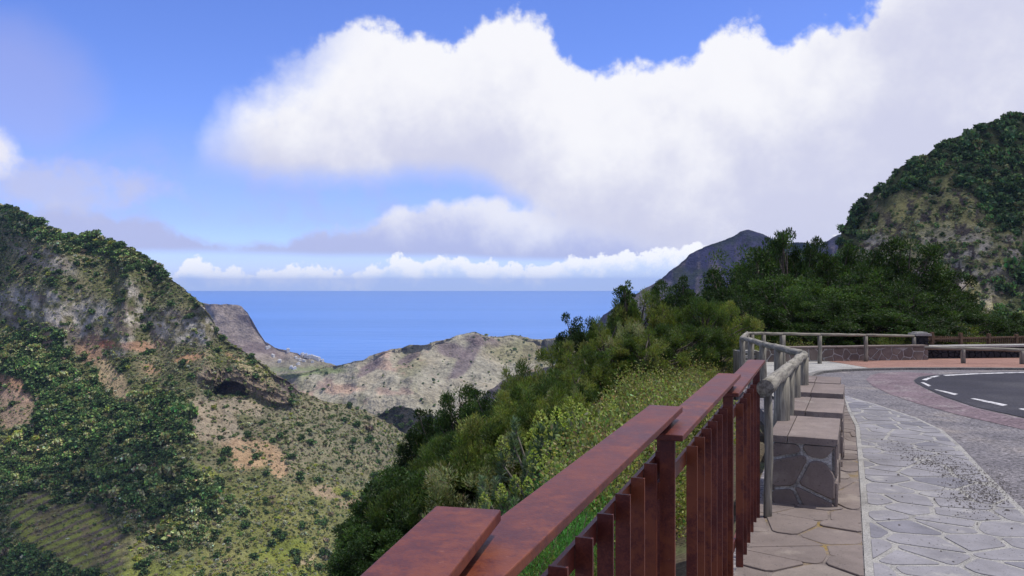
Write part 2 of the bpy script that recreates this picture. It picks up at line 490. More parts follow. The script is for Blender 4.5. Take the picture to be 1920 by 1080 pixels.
M['concrete'] = mat_two('pale_concrete', (0.38, 0.37, 0.34), (0.48, 0.47, 0.43), 1.8, 0.9, c3=(0.28, 0.27, 0.25), scale3=1.1, grain=40)
M['paint'] = mat_two('worn_white_paint', (0.60, 0.59, 0.58), (0.76, 0.75, 0.74), 5, 0.8, c3=(0.12, 0.12, 0.14), scale3=6, grain=20)
M['kerb'] = mat_two('kerb_stone', (0.17, 0.165, 0.15), (0.28, 0.265, 0.24), 3, 0.9, grain=40)
M['pebble'] = stone('dark_grit', [(0.035, 0.03, 0.03), (0.06, 0.05, 0.045), (0.10, 0.09, 0.085), (0.045, 0.04, 0.045)])
M['whitewash'] = mat_two('whitewash', (0.70, 0.69, 0.66), (0.82, 0.80, 0.77), 0.4, 0.8)
M['soil'] = mat_two('bank_soil', (0.07, 0.055, 0.035), (0.12, 0.095, 0.06), 1.4, 0.98, c3=(0.10, 0.12, 0.045), scale3=0.8, grain=20)
def water_mat():
    m, nt, p, out = new_mat('sea_water')
    v = posvec(nt)
    n = xnoise(v, 0.004, 6, 0.6, stretch=(0.6, 2.0, 1)); k = xnoise(v, 0.0006, 5, 0.55, stretch=(0.35, 2.2, 1), off=(3, 3, 3))
    c = xmix(k.step(0.3, 0.7), (0.048, 0.150, 0.42), (0.064, 0.180, 0.49))
    nt.links.new(c, p.inputs['Base Color']); p.inputs['Roughness'].default_value = 0.4
    p.inputs['Specular IOR Level'].default_value = 0.4
    bump(nt, p, n, 0.5, 25)
    return m
M['sea'] = water_mat()

# ------------------------------------------------------------------ terrain loft
def interp(pts):
    xs = [p[0] for p in pts]; ys = [p[1] for p in pts]
    return lambda x: np.interp(x, xs, ys)
def loft(px, bottom, d0, ridge, slope, rows, power=1.0, sm=5):
    """surface that climbs away from the viewer; slope(px,py) is rise over run"""
    C = len(px); T = np.linspace(0, 1, rows) ** power
    b = bottom(px); r = ridge(px)
    PY = b[None] + (r - b)[None] * T[:, None]; PX = np.repeat(px[None], rows, 0)
    E = (HY - PY) / F
    D = np.zeros_like(PY); D[0] = d0(px)
    S = slope(PX, PY)
    ker = np.exp(-np.linspace(-2, 2, 2 * sm + 1) ** 2); ker /= ker.sum()
    for i in range(1, rows):
        s = np.maximum(S[i], E[i] + 0.12)
        dd = (E[i] - E[i - 1]) * D[i - 1] / (s - E[i])
        q = D[i - 1] + np.maximum(dd, 0.0)
        D[i] = np.convolve(np.pad(q, sm, mode='edge'), ker, 'valid') if sm else q
    return PX, PY, D
def pts_of(PX, PY, D):
    return np.stack([(PX - 960) / F * D, D, CZ + (HY - PY) / F * D], -1)
def with_back(P, steps):
    """far side of a hill, falling away behind the ridge line"""
    R = P[-1]; rows = [P]
    for dd, dz in steps:
        k = (R[:, 1] + dd) / R[:, 1]
        rows.append(np.stack([R[:, 0] * k, R[:, 1] + dd, R[:, 2] - dz], -1)[None])
    return np.concatenate(rows, 0)
def grid_faces(R, C):
    i = np.arange(R * C).reshape(R, C)
    return np.stack([i[:-1, :-1], i[:-1, 1:], i[1:, 1:], i[1:, :-1]], -1).reshape(-1, 4)
def grid_normals(P):
    du = np.gradient(P, axis=1); dv = np.gradient(P, axis=0)
    n = np.cross(du, dv); n /= np.linalg.norm(n, axis=-1, keepdims=True) + 1e-9
    n[n[..., 2] < 0] *= 1
    return n
def blend(col, c, m):
    return col * (1 - m[..., None]) + np.array(c) * m[..., None]
TERR = {}
def terrain(name, PX, PY, D, col, mat, back, amp, nscale, seed, rid=0.0):
    P = pts_of(PX, PY, D); R0 = P.shape[0]
    P = with_back(P, back)
    nb = len(back)
    nrm = grid_normals(P)
    h = fbm(P, nscale, 6, 0.55, seed) * 2
    if rid: h = h - rid * (1 - np.abs(fbm(P * [1, 1, 0.35], nscale * 1.5, 5, 0.55, seed + 40)) * 5)
    ramp = np.ones(P.shape[0]); 
    P = P + nrm * (h * amp)[..., None]
    colx = np.concatenate([col] + [col[-1:]] * nb, 0)
    me = mesh_np(name, P.reshape(-1, 3), [grid_faces(P.shape[0], P.shape[1])], mat, colx.reshape(-1, 3), True)
    o = link(name, me, kind='structure')
    TERR[name] = (P[:R0], nrm[:R0])
    return o

def scatter(name, dens, seed, maxn=40000):
    """random spots on a terrain: positions, and the photo row/col they fall on; dens = per square metre, per cell"""
    P, nrm = TERR[name]
    a, b, c, d = P[:-1, :-1], P[:-1, 1:], P[1:, 1:], P[1:, :-1]
    area = 0.5 * np.linalg.norm(np.cross(c - a, d - b), axis=-1)
    w = area * dens[:-1, :-1]
    n = int(min(w.sum(), maxn)); rng = np.random.default_rng(seed)
    k = rng.choice(w.size, n, p=(w / w.sum()).ravel())
    u, v = rng.random((2, n))
    i, j = np.unravel_index(k, w.shape)
    q = (a[i, j] * ((1 - u) * (1 - v))[:, None] + b[i, j] * (u * (1 - v))[:, None] + c[i, j] * (u * v)[:, None] + d[i, j] * ((1 - u) * v)[:, None])
    return q, i, j, rng

# --- instancing of ground cover (stuff)
def gn_scatter(name, pos, idx, scale, rot, collection, label=None):
    me = bpy.data.meshes.new(name)
    n = len(pos); me.vertices.add(n); me.vertices.foreach_set('co', np.asarray(pos, dtype=np.float32).ravel())
    def at(nm, ty, data, key):
        t = me.attributes.new(nm, ty, 'POINT'); t.data.foreach_set(key, np.ascontiguousarray(data).ravel())
    at('pick', 'INT', np.asarray(idx, dtype=np.int32), 'value')
    sc = np.asarray(scale, dtype=np.float32)
    if sc.ndim == 1: sc = np.repeat(sc[:, None], 3, 1)
    at('size', 'FLOAT_VECTOR', sc, 'vector')
    at('turn', 'FLOAT_VECTOR', np.asarray(rot, dtype=np.float32), 'vector')
    ng = bpy.data.node_groups.new(name, 'GeometryNodeTree')
    ng.interface.new_socket('Geometry', in_out='INPUT', socket_type='NodeSocketGeometry')
    ng.interface.new_socket('Geometry', in_out='OUTPUT', socket_type='NodeSocketGeometry')
    gi = ng.nodes.new('NodeGroupInput'); go = ng.nodes.new('NodeGroupOutput')
    ci = ng.nodes.new('GeometryNodeCollectionInfo'); ci.inputs['Collection'].default_value = collection
    ci.inputs['Separate Children'].default_value = True; ci.inputs['Reset Children'].default_value = True
    ip = ng.nodes.new('GeometryNodeInstanceOnPoints'); ip.inputs['Pick Instance'].default_value = True
    def na(nm, ty):
        k = ng.nodes.new('GeometryNodeInputNamedAttribute'); k.data_type = ty; k.inputs[0].default_value = nm; return k.outputs['Attribute']
    L = ng.links.new
    L(gi.outputs[0], ip.inputs['Points']); L(ci.outputs[0], ip.inputs['Instance'])
    L(na('pick', 'INT'), ip.inputs['Instance Index']); L(na('turn', 'FLOAT_VECTOR'), ip.inputs['Rotation']); L(na('size', 'FLOAT_VECTOR'), ip.inputs['Scale'])
    L(ip.outputs[0], go.inputs[0])
    o = link(name, me, kind='stuff', label=label)
    o.modifiers.new('spread', 'NODES').node_group = ng
    return o
def proto_collection(name, meshes):
    c = bpy.data.collections.new(name)
    for i, m in enumerate(meshes):
        c.objects.link(bpy.data.objects.new('%s_%02d' % (name, i), m))
    return c

# ------------------------------------------------------------------ foliage
def unit(v): return v / (np.linalg.norm(v, axis=-1, keepdims=True) + 1e-9)
def leaf_quads(c, dirv, L, Wd, rng, bend=0.15):
    """diamond leaves at c pointing along dirv"""
    n = len(c); r = unit(rng.normal(size=(n, 3)))
    side = unit(np.cross(dirv, r)); up = np.cross(side, dirv)
    L = np.broadcast_to(L, n)[:, None]; Wd = np.broadcast_to(Wd, n)[:, None]
    mid = c + dirv * L * 0.45 + up * L * bend
    V = np.stack([c, mid + side * Wd * 0.5, c + dirv * L, mid - side * Wd * 0.5], 1).reshape(-1, 3)
    Fq = np.arange(4 * n).reshape(-1, 4)
    return V, Fq
GAIN = 2.0      # brightening factor on every leaf colour below
def tints(n, base, rng, var=0.25, hue=0.15):
    b = np.array(base)[rng.integers(0, len(base), n)]
    b = b * GAIN
    k = 1 + var * rng.normal(size=(n, 1)); h = 1 + hue * rng.normal(size=(n, 3))
    return np.clip(b * np.clip(k, 0.4, 1.8) * np.clip(h, 0.6, 1.5), 0.004, 0.7)

GREENS = {
    'laurel': [(0.011, 0.022, 0.006), (0.016, 0.031, 0.008), (0.025, 0.046, 0.011)],
    'heath': [(0.050, 0.070, 0.014), (0.078, 0.098, 0.020), (0.032, 0.050, 0.012), (0.088, 0.10, 0.028)],
    'dark': [(0.020, 0.036, 0.009), (0.030, 0.050, 0.012), (0.042, 0.062, 0.014)],
    'pale': [(0.12, 0.13, 0.065), (0.16, 0.155, 0.09), (0.10, 0.115, 0.05)],
    'bramble': [(0.095, 0.12, 0.030), (0.12, 0.14, 0.038), (0.08, 0.105, 0.028), (0.15, 0.155, 0.06), (0.12, 0.095, 0.045)],
    'feather': [(0.038, 0.115, 0.022), (0.048, 0.135, 0.026), (0.032, 0.095, 0.02)],
}
def hill_bush(seed, base, n=230, leafs=0.20, squash=0.8, var=0.3):
    """shrub one metre across, seen from hundreds of metres"""
    rng = np.random.default_rng(seed)
    k = 5 + seed % 4
    lob = np.concatenate([rng.uniform(-0.27, 0.27, (k, 2)), rng.uniform(0.15, 0.45, (k, 1))], 1)
    d = unit(rng.normal(size=(n, 3)) + [0, 0, 0.35])
    c = lob[rng.integers(0, k, n)] + d * rng.uniform(0.12, 0.3, (n, 1))
    c[:, 2] = np.maximum(c[:, 2] * squash, 0.02)
    out = unit(d + 0.7 * rng.normal(size=(n, 3)))
    V, Fq = leaf_quads(c - out * leafs * 0.4, out, leafs * rng.uniform(0.6, 1.2, n), leafs * 0.75, rng)
    col = np.repeat(tints(n, base, rng, var), 4, 0)
    return mesh_np('shrub', V, [Fq], M['leaf_far'], col)

def tree_proto(seed, kind, H=5.0, R=1.7, n_clump=70, per=190, leaf=0.09, wid=0.4, base=0.25, up=0.3, palette='laurel', fill=1.0, lean=0.0):
    """tapered trunk with limbs to every leaf clump; returns (trunk mesh, crown mesh)"""
    rng = np.random.default_rng(seed)
    z0 = H * base
    # lumpy crown outline: clump centres pushed towards a noisy shell
    d = unit(rng.normal(size=(n_clump, 3))); d[:, 2] = np.abs(d[:, 2]) * 1.0 - 0.45 * (rng.random(n_clump) < 0.42)
    d = unit(d)
    rad = 0.58 + 0.42 * rng.random(n_clump) ** 0.55
    lump = 1 + 0.9 * fbm(d * 1.3 + seed, 1.0, 3, 0.5, seed)
    ch = (H - z0)
    cen = np.stack([d[:, 0] * R * rad * lump, d[:, 1] * R * rad * lump, z0 + ch * 0.42 + d[:, 2] * ch * 0.55 * rad * lump], 1)
    cen[:, 0] += lean * cen[:, 2] * 0.2
    cr = rng.uniform(0.12, 0.23, n_clump) * R
    V = []; Fs = []; Cc = []; off = 0
    for i in range(n_clump):
        n = int(per * fill * rng.uniform(0.6, 1.3))
        if kind == 'heath':
            q = unit(rng.normal(size=(n, 3))); c = cen[i] + q * (cr[i] * rng.random((n, 1)) ** 0.45) * [0.9, 0.9, 1.25]
            dr = unit(q * 0.55 + [0, 0, 0.75] + 0.35 * rng.normal(size=(n, 3)))
        else:
            q = unit(rng.normal(size=(n, 3)) + [0, 0, 0.25]); c = cen[i] + q * (cr[i] * rng.random((n, 1)) ** 0.4) * [1.1, 1.1, 0.75]
            dr = unit(q * 0.8 + [0, 0, up] + 0.6 * rng.normal(size=(n, 3)))
        v, f = leaf_quads(c, dr, leaf * rng.uniform(0.7, 1.35, n), leaf * wid * rng.uniform(0.8, 1.2, n), rng)
        V.append(v); Fs.append(f + off); off += len(v)
        t = tints(n, [GREENS[palette][rng.integers(0, len(GREENS[palette]))]], rng, 0.22, 0.1)
        Cc.append(np.repeat(t, 4, 0))
    crown = mesh_np('crown', np.concatenate(V), [np.concatenate(Fs)], M['leaf'], np.concatenate(Cc))
    mb = MB()
    tp = [Vector((0, 0, -0.4))]
    for k in range(1, 6):
        t = k / 5
        tp.append(Vector((rng.normal() * 0.05 * H * t + lean * 0.2 * H * t * t, rng.normal() * 0.05 * H * t, H * 0.72 * t)))
    tr = [0.035 * H * (1 - 0.82 * k / 5) for k in range(6)]
    mb.tube(tp, tr, 7)
    for i in range(0, n_clump, 2):
        c = Vector(cen[i]); t = min(max((c.z / H - 0.15) / 0.8, 0.1), 0.85); k = int(t * 5); fr = t * 5 - k
        s = tp[k].lerp(tp[min(k + 1, 5)], fr)
        m1 = s.lerp(c, 0.5) + Vector((rng.normal(), rng.normal(), rng.normal() - 0.3)) * 0.06 * R
        mb.tube([s, m1, c, c + (c - s) * 0.12], [0.012 * H * (1 - t * 0.6), 0.007 * H, 0.004 * H, 0.001 * H], 4, False)
    trunk = mb.mesh('trunk', M['bark'], True)
    return trunk, crown

def shrub_mesh(seed, palette, R=0.6, H=0.9, n=2600, leaf=0.05, wid=0.6, twigs=26, style='bramble'):
    rng = np.random.default_rng(seed)
    V = []; Fs = []; Cc = []; off = 0
    tv = []; tf = []
    pos = []; drs = []
    for s in range(twigs):
        a = rng.uniform(0, 2 * math.pi); r = R * rng.uniform(0.3, 1.0); h = H * rng.uniform(0.5, 1.05)
        p0 = np.array([rng.normal() * 0.12, rng.normal() * 0.12, -0.1]); p2 = np.array([math.cos(a) * r, math.sin(a) * r, h * (1 - 0.45 * (r / R) ** 2 if style == 'bramble' else 1)])
        p1 = (p0 + p2) / 2 + [0, 0, H * 0.25]
        m = n // twigs; t = rng.uniform(0.25, 1.0, (m, 1))
        c = (1 - t) ** 2 * p0 + 2 * t * (1 - t) * p1 + t * t * p2
        tan = unit(2 * (1 - t) * (p1 - p0) + 2 * t * (p2 - p1))
        sp = (0.10 if style == 'bramble' else 0.07) * (R + H) * 0.8
        pos.append(c + np.clip(rng.normal(size=(m, 3)), -1.7, 1.7) * sp); drs.append(unit(tan * (0.5 if style == 'bramble' else 1.2) + rng.normal(size=(m, 3)) * 0.6 + [0, 0, 0.35]))
        mbp = [p0, (p0 + 2 * p1 + p2) / 4, p2]
        # thin twig as a 3-sided tube
        for k in range(2):
            A, B = mbp[k], mbp[k + 1]; w = 0.006 - 0.002 * k
            u = unit(np.cross(B - A, rng.normal(size=3))); v = unit(np.cross(B - A, u)); b = len(tv)
            for Q, ww in ((A, w), (B, w * 0.65)):
                for ang in (0, 2.094, 4.189): tv.append(Q + (u * math.cos(ang) + v * math.sin(ang)) * ww)
            for e in range(3): tf.append((b + e, b + (e + 1) % 3, b + 3 + (e + 1) % 3, b + 3 + e))
    c = np.concatenate(pos); dr = np.concatenate(drs); n = len(c)
    v, f = leaf_quads(c, dr, leaf * rng.uniform(0.6, 1.3, n), leaf * wid * rng.uniform(0.8, 1.2, n), rng)
    col = np.repeat(tints(n, GREENS[palette], rng, 0.25, 0.12), 4, 0)
    tv = np.array(tv); tf = np.array(tf)
    tcol = np.repeat(np.array([[0.20, 0.165, 0.12]]), len(tv), 0)
    return mesh_np('shrub', np.concatenate([v, tv]), [np.concatenate([f, tf + len(v)])], M['leaf'], np.concatenate([col, tcol]))
#@@BODY
# ================================================================== THE SETTING
# ------------------------------------------------------------------ sea
SEAZ = -205.0
def build_sea():
    ys = np.array([1200, 1700, 2200, 3000, 4500, 7000, 11000, 16000, 23000.0])
    xs = np.linspace(-24000, 24000, 25)
    P = np.stack([np.repeat(xs[None], len(ys), 0), np.repeat(ys[:, None], len(xs), 1), np.full((len(ys), len(xs)), SEAZ)], -1)
    link('sea', mesh_np('sea', P.reshape(-1, 3), [grid_faces(*P.shape[:2])], M['sea']), kind='structure')
build_sea()

# ------------------------------------------------------------------ left mountain and its valley
def left_mountain():
    px = np.concatenate([np.arange(-170, 0, 6.0), np.arange(0, 845, 2.6)])
    ridge = interp([(-200, 330), (-100, 352), (0, 388), (60, 408), (110, 432), (180, 445), (245, 460), (275, 480), (300, 505), (345, 540), (385, 575), (405, 600), (413, 622), (430, 637),
                    (455, 650), (480, 665), (505, 684), (515, 699), (545, 714), (560, 732), (600, 746), (650, 759), (700, 776), (740, 796), (770, 817), (800, 842), (850, 885)])
    bottom = lambda p: np.full_like(p, 1190.0)
    d0 = interp([(-200, 310), (200, 290), (500, 300), (700, 330), (850, 380)])
    def cliffs(x, y):
        c = ell(x, y, 150, 605, 125, 48, rot=18, seed=4) 
        c = np.maximum(c, ell(x, y, 60, 575, 60, 40, rot=10, seed=5))
        c = np.maximum(c, ell(x, y, 250, 572, 26, 42, seed=6))
        c = np.maximum(c, ell(x, y, 345, 612, 85, 30, rot=4, seed=7))
        c = np.maximum(c, ell(x, y, 395, 600, 28, 34, seed=8))
        c = np.maximum(c, 0.7 * ell(x, y, 90, 490, 60, 22, rot=15, seed=9))
        c = np.maximum(c, ell(x, y, 538, 718, 30, 12, rot=38, seed=10, warp=0.2))
        return c
    def outcrop(x, y):
        return np.maximum(ell(x, y, 440, 712, 66, 26, rot=10, seed=11, warp=0.3), ell(x, y, 510, 738, 42, 16, rot=20, seed=12, warp=0.3))
    def terr(x, y):
        return ell(x, y, 130, 1000, 125, 62, rot=22, seed=13, warp=0.25, soft=0.15)
    def slope(x, y):
        s = 0.72 + 0.35 * sstep(-y, -620, -480) - 0.25 * sstep(y, 940, 1090)
        s = s + 0.5 * n2(x, y, 70, 4, 31)
        s = s + 2.6 * cliffs(x, y) * (0.7 + 1.2 * n2(x, y, 9, 3, 33))
        s = s + 2.0 * outcrop(x, y)
        t = terr(x, y); k = ((y + 0.42 * x + 9 * n2(x, y, 70, 3, 8)) / 15.5) % 1.0
        s = s * (1 - t) + t * np.where(k < 0.42, 2.6, 0.16)
        return np.maximum(s, 0.12)
    PX, PY, D = loft(px, bottom, d0, ridge, slope, 340, 1.0, 2)
    # the cave under the outcrop: a hollow pushed back into the rock
    cx = (PX - 433) / 31; roof = 741 - 25 * np.sqrt(np.clip(1 - cx ** 2, 0, 1)) - 2.5 * n2(PX, PY, 8, 3, 5)
    cave = ((np.abs(cx) < 1) & (PY > roof) & (PY < 742)).astype(float)
    D = D - 2.6 * outcrop(PX, PY) * (1 + 1.6 * n2(PX, PY * 1.6, 10, 4, 77)) * (PY < 760)
    D = D + cave * 15 * np.clip((PY - roof) / 3.0, 0, 1)
    x, y = PX, PY
    cl, oc, tr = cliffs(x, y), outcrop(x, y), terr(x, y)
    col = np.zeros(PX.shape + (3,)) + np.array((0.098, 0.104, 0.048))
    col = blend(col, (0.155, 0.14, 0.085), sstep(n2(x, y, 55, 5, 41), -0.05, 0.22))
    col = blend(col, (0.19, 0.175, 0.12), 0.75 * sstep(x + 0.5 * (900 - y) + 90 * n2(x, y, 60, 4, 2), 470, 640) * sstep(y, 690, 760))
    col = blend(col, (0.15, 0.16, 0.05), 0.7 * sstep(y + 60 * n2(x, y, 50, 3, 71), 850, 960) * sstep(x + 60 * n2(x, y, 50, 3, 72), 300, 420))
    rockn = n2(x, y, 13, 4, 42)
    col = blend(col, (0.33, 0.31, 0.27), cl * sstep(rockn, -0.2, 0.12))
    col = blend(col, (0.13, 0.105, 0.085), 0.8 * cl * sstep(n2(x, y, 20, 3, 43), 0.0, 0.2))
    col = blend(col, (0.20, 0.16, 0.115), oc)
    col = blend(col, (0.10, 0.08, 0.07), ell(x, y, 538, 718, 30, 12, rot=38, seed=10, warp=0.2))
    for (cx_, cy_, rx, ry, rot, c, sd) in [
            (168, 655, 34, 28, 35, (0.25, 0.145, 0.105), 51), (200, 646, 18, 8, 0, (0.34, 0.115, 0.065), 52), (255, 650, 34, 9, 5, (0.30, 0.165, 0.11), 53), (355, 668, 32, 8, -12, (0.38, 0.205, 0.115), 54),
            (295, 645, 16, 7, 0, (0.27, 0.18, 0.14), 55), (215, 715, 20, 52, -33, (0.36, 0.27, 0.165), 56), (285, 690, 15, 9, 0, (0.31, 0.19, 0.125), 57), (435, 665, 15, 6, 30, (0.34, 0.215, 0.12), 58),
            (455, 685, 14, 15, -20, (0.33, 0.27, 0.16), 59), (490, 690, 26, 16, 20, (0.24, 0.22, 0.12), 60), (410, 795, 60, 38, 22, (0.27, 0.225, 0.175), 61), (470, 850, 62, 26, 14, (0.38, 0.25, 0.15), 62),
            (450, 760, 45, 14, 12, (0.29, 0.24, 0.18), 63), (520, 880, 17, 16, 40, (0.40, 0.265, 0.16), 64), (610, 922, 36, 14, 10, (0.29, 0.215, 0.155), 65), (660, 945, 30, 10, 0, (0.31, 0.23, 0.16), 66),
            (25, 765, 48, 40, 0, (0.28, 0.19, 0.14), 67), (12, 715, 36, 12, 10, (0.31, 0.17, 0.105), 68), (30, 740, 30, 12, 5, (0.30, 0.20, 0.15), 69), (205, 930, 26, 6, 32, (0.32, 0.225, 0.12), 70), (150, 880, 22, 9, 40, (0.21, 0.165, 0.125), 71),
            (362, 978, 22, 6, 22, (0.31, 0.26, 0.19), 72), (570, 1060, 30, 10, -38, (0.32, 0.25, 0.17), 73), (40, 925, 40, 6, 12, (0.19, 0.145, 0.11), 74), (80, 630, 18, 14, 40, (0.28, 0.18, 0.13), 75), (330, 780, 30, 14, 30, (0.25, 0.20, 0.14), 76)]:
        col = blend(col, np.array(c) * 0.8 + 0.2 * np.array((0.2, 0.18, 0.12)), 0.8 * ell(x, y, cx_, cy_, rx, ry, 0.3, 0.6, sd, rot))
    grass = (0.145, 0.17, 0.035)
    for (cx_, cy_, rx, ry, rot, sd) in [(215, 1058, 130, 26, 10, 81), (525, 1030, 52, 20, -8, 82), (560, 1082, 60, 20, 0, 83), (390, 880, 34, 9, 25, 84), (645, 920, 22, 8, 10, 85), (20, 1068, 30, 22, 0, 86)]:
        col = blend(col, grass, 0.85 * ell(x, y, cx_, cy_, rx, ry, 0.3, 0.4, sd, rot))
    k = ((y + 0.42 * x + 9 * n2(x, y, 70, 3, 8)) / 15.5) % 1.0
    col = blend(col, (0.15, 0.175, 0.045), tr * (k >= 0.42))
    col = blend(col, (0.13, 0.11, 0.09), tr * (k < 0.42) * (0.5 + 0.5 * sstep(n2(x, y, 20, 3, 66), -0.1, 0.1)))
    col = blend(col, (0.15, 0.12, 0.075), 0.7 * tr * (k >= 0.42) * sstep(n2(x, y, 26, 3, 67), 0.0, 0.15))
    terrain('valley_mountain', PX, PY, D, col, M['hill'], [(6, 1.0), (25, 10), (70, 45), (160, 130)], 2.8, 1 / 36.0, 3, 0.3)
    # scrub
    bare = np.clip(0.85 * cl + 0.75 * oc + 1.0 * cave, 0, 1)
    soil = np.zeros_like(x)
    for (a_, b_, rx, ry, rot, sd) in [(168, 655, 34, 28, 35, 51), (215, 715, 20, 52, -33, 56), (410, 795, 60, 38, 22, 61), (470, 850, 62, 26, 14, 62), (450, 760, 45, 14, 12, 63), (520, 880, 17, 16, 40, 64),
                                      (610, 922, 36, 14, 10, 65), (25, 765, 48, 40, 0, 67), (355, 668, 32, 8, -12, 54), (205, 930, 26, 6, 32, 70), (255, 650, 34, 9, 5, 53), (12, 715, 36, 12, 10, 68), (215, 1058, 130, 26, 10, 81), (525, 1030, 52, 20, -8, 82)]:
        soil = np.maximum(soil, ell(x, y, a_, b_, rx, ry, 0.22, 0.45, sd, rot))
    wood = np.maximum.reduce([ell(x, y, 130, 800, 140, 95, rot=28, seed=91), ell(x, y, 255, 885, 155, 78, rot=26, seed=92), ell(x, y, 40, 690, 75, 90, rot=30, seed=93), ell(x, y, 60, 900, 120, 60, seed=94),
                              ell(x, y, 290, 780, 70, 45, rot=20, seed=95), ell(x, y, 60, 1080, 120, 70, seed=96), 0.6 * ell(x, y, 330, 1000, 70, 40, seed=97), 0.8 * ell(x, y, 200, 440, 260, 55, rot=14, seed=98)])
    wood = wood * (1 - tr) * (1 - soil)
    dens = (0.33 + 0.05 * wood + 0.25 * n2(x, y, 40, 4, 99)) * (1 - 0.88 * bare) * (1 - 0.72 * soil) * (1 - 0.85 * tr)
    q, i, j, rng = scatter('valley_mountain', np.maximum(dens, 0.002), 5, 46000)
    wd = wood[i, j]; n = len(q); r = rng.random(n); tone = n2(x, y, 60, 4, 101)[i, j] + 0.12 * rng.normal(size=n)
    low = sstep(y[i, j], 860, 1000) * (1 - wd)
    idx = np.where(r < 0.37, 2, np.where(r < 0.53, 1, np.where(r < 0.82, 4, np.where(r < 0.90, 6, np.where(r < 0.95, 0, 5)))))
    idx = np.where((tone > 0.16) & (rng.random(n) < 0.25 + 0.5 * low), 3, idx)
    idx = np.where(rng.random(n) < wd * 0.9, np.where(rng.random(n) < 0.5, 0, np.where(rng.random(n) < 0.66, 1, 2)), idx)
    idx = np.where((idx == 5) & (y[i, j] < 900) & (rng.random(n) < 0.7), 4, idx)
    size = np.exp(rng.normal(0, 0.40, n)) * (1.25 + 2.4 * wd)
    size = np.where(idx == 5, size * 0.75, size)
    lone = rng.random(n) < 0.03; size = np.where(lone, 4.5, size); idx = np.where(lone, 0, idx)
    q[:, 2] -= 0.15 * size
    sc = np.stack([size * rng.uniform(0.85, 1.3, n), size * rng.uniform(0.85, 1.3, n), size * rng.uniform(0.8, 1.25, n)], 1)
    rot = np.stack([np.zeros(n), np.zeros(n), rng.uniform(0, 6.28, n)], 1)
    tq, ti, tj, trng = scatter('valley_mountain', np.maximum(0.30 * (1 - 0.75 * bare) * (1 - 0.6 * soil) * (1 - 0.5 * wood) * (1 - 0.6 * tr), 0.001), 15, 34000)
    m = len(tq); tr_ = trng.random(m); lowt = sstep(y[ti, tj], 850, 980) * sstep(x[ti, tj], 300, 420)
    tix = np.where(tr_ < 0.38, 2, np.where(tr_ < 0.72, 4, np.where(tr_ < 0.86, 1, 6))); tix = np.where(trng.random(m) < 0.4 * lowt, 3, tix)
    ts = np.exp(trng.normal(0, 0.3, m)) * 0.8; tq[:, 2] -= 0.1 * ts
    q = np.concatenate([q, tq]); idx = np.concatenate([idx, tix]); sc = np.concatenate([sc, np.stack([ts * 1.2, ts * 1.2, ts], 1)]); rot = np.concatenate([rot, np.stack([np.zeros(m), np.zeros(m), trng.uniform(0, 6.28, m)], 1)])
    gn_scatter('hillside_scrub', q, idx, sc, rot, BUSH, 'scrub and low trees covering the sunlit valley mountain')
PAL = [[(0.030, 0.050, 0.018), (0.042, 0.066, 0.023)], [(0.055, 0.088, 0.028), (0.070, 0.105, 0.035)], [(0.10, 0.115, 0.045), (0.125, 0.135, 0.058)], [(0.14, 0.16, 0.028), (0.17, 0.17, 0.04)],
       [(0.15, 0.16, 0.095), (0.18, 0.19, 0.12)], [(0.30, 0.30, 0.26), (0.24, 0.25, 0.20)], [(0.10, 0.085, 0.055), (0.13, 0.11, 0.075)]]
BUSH = proto_collection('shrub_kind', [hill_bush(100 + i, p) for i, p in enumerate(PAL)])
left_mountain()

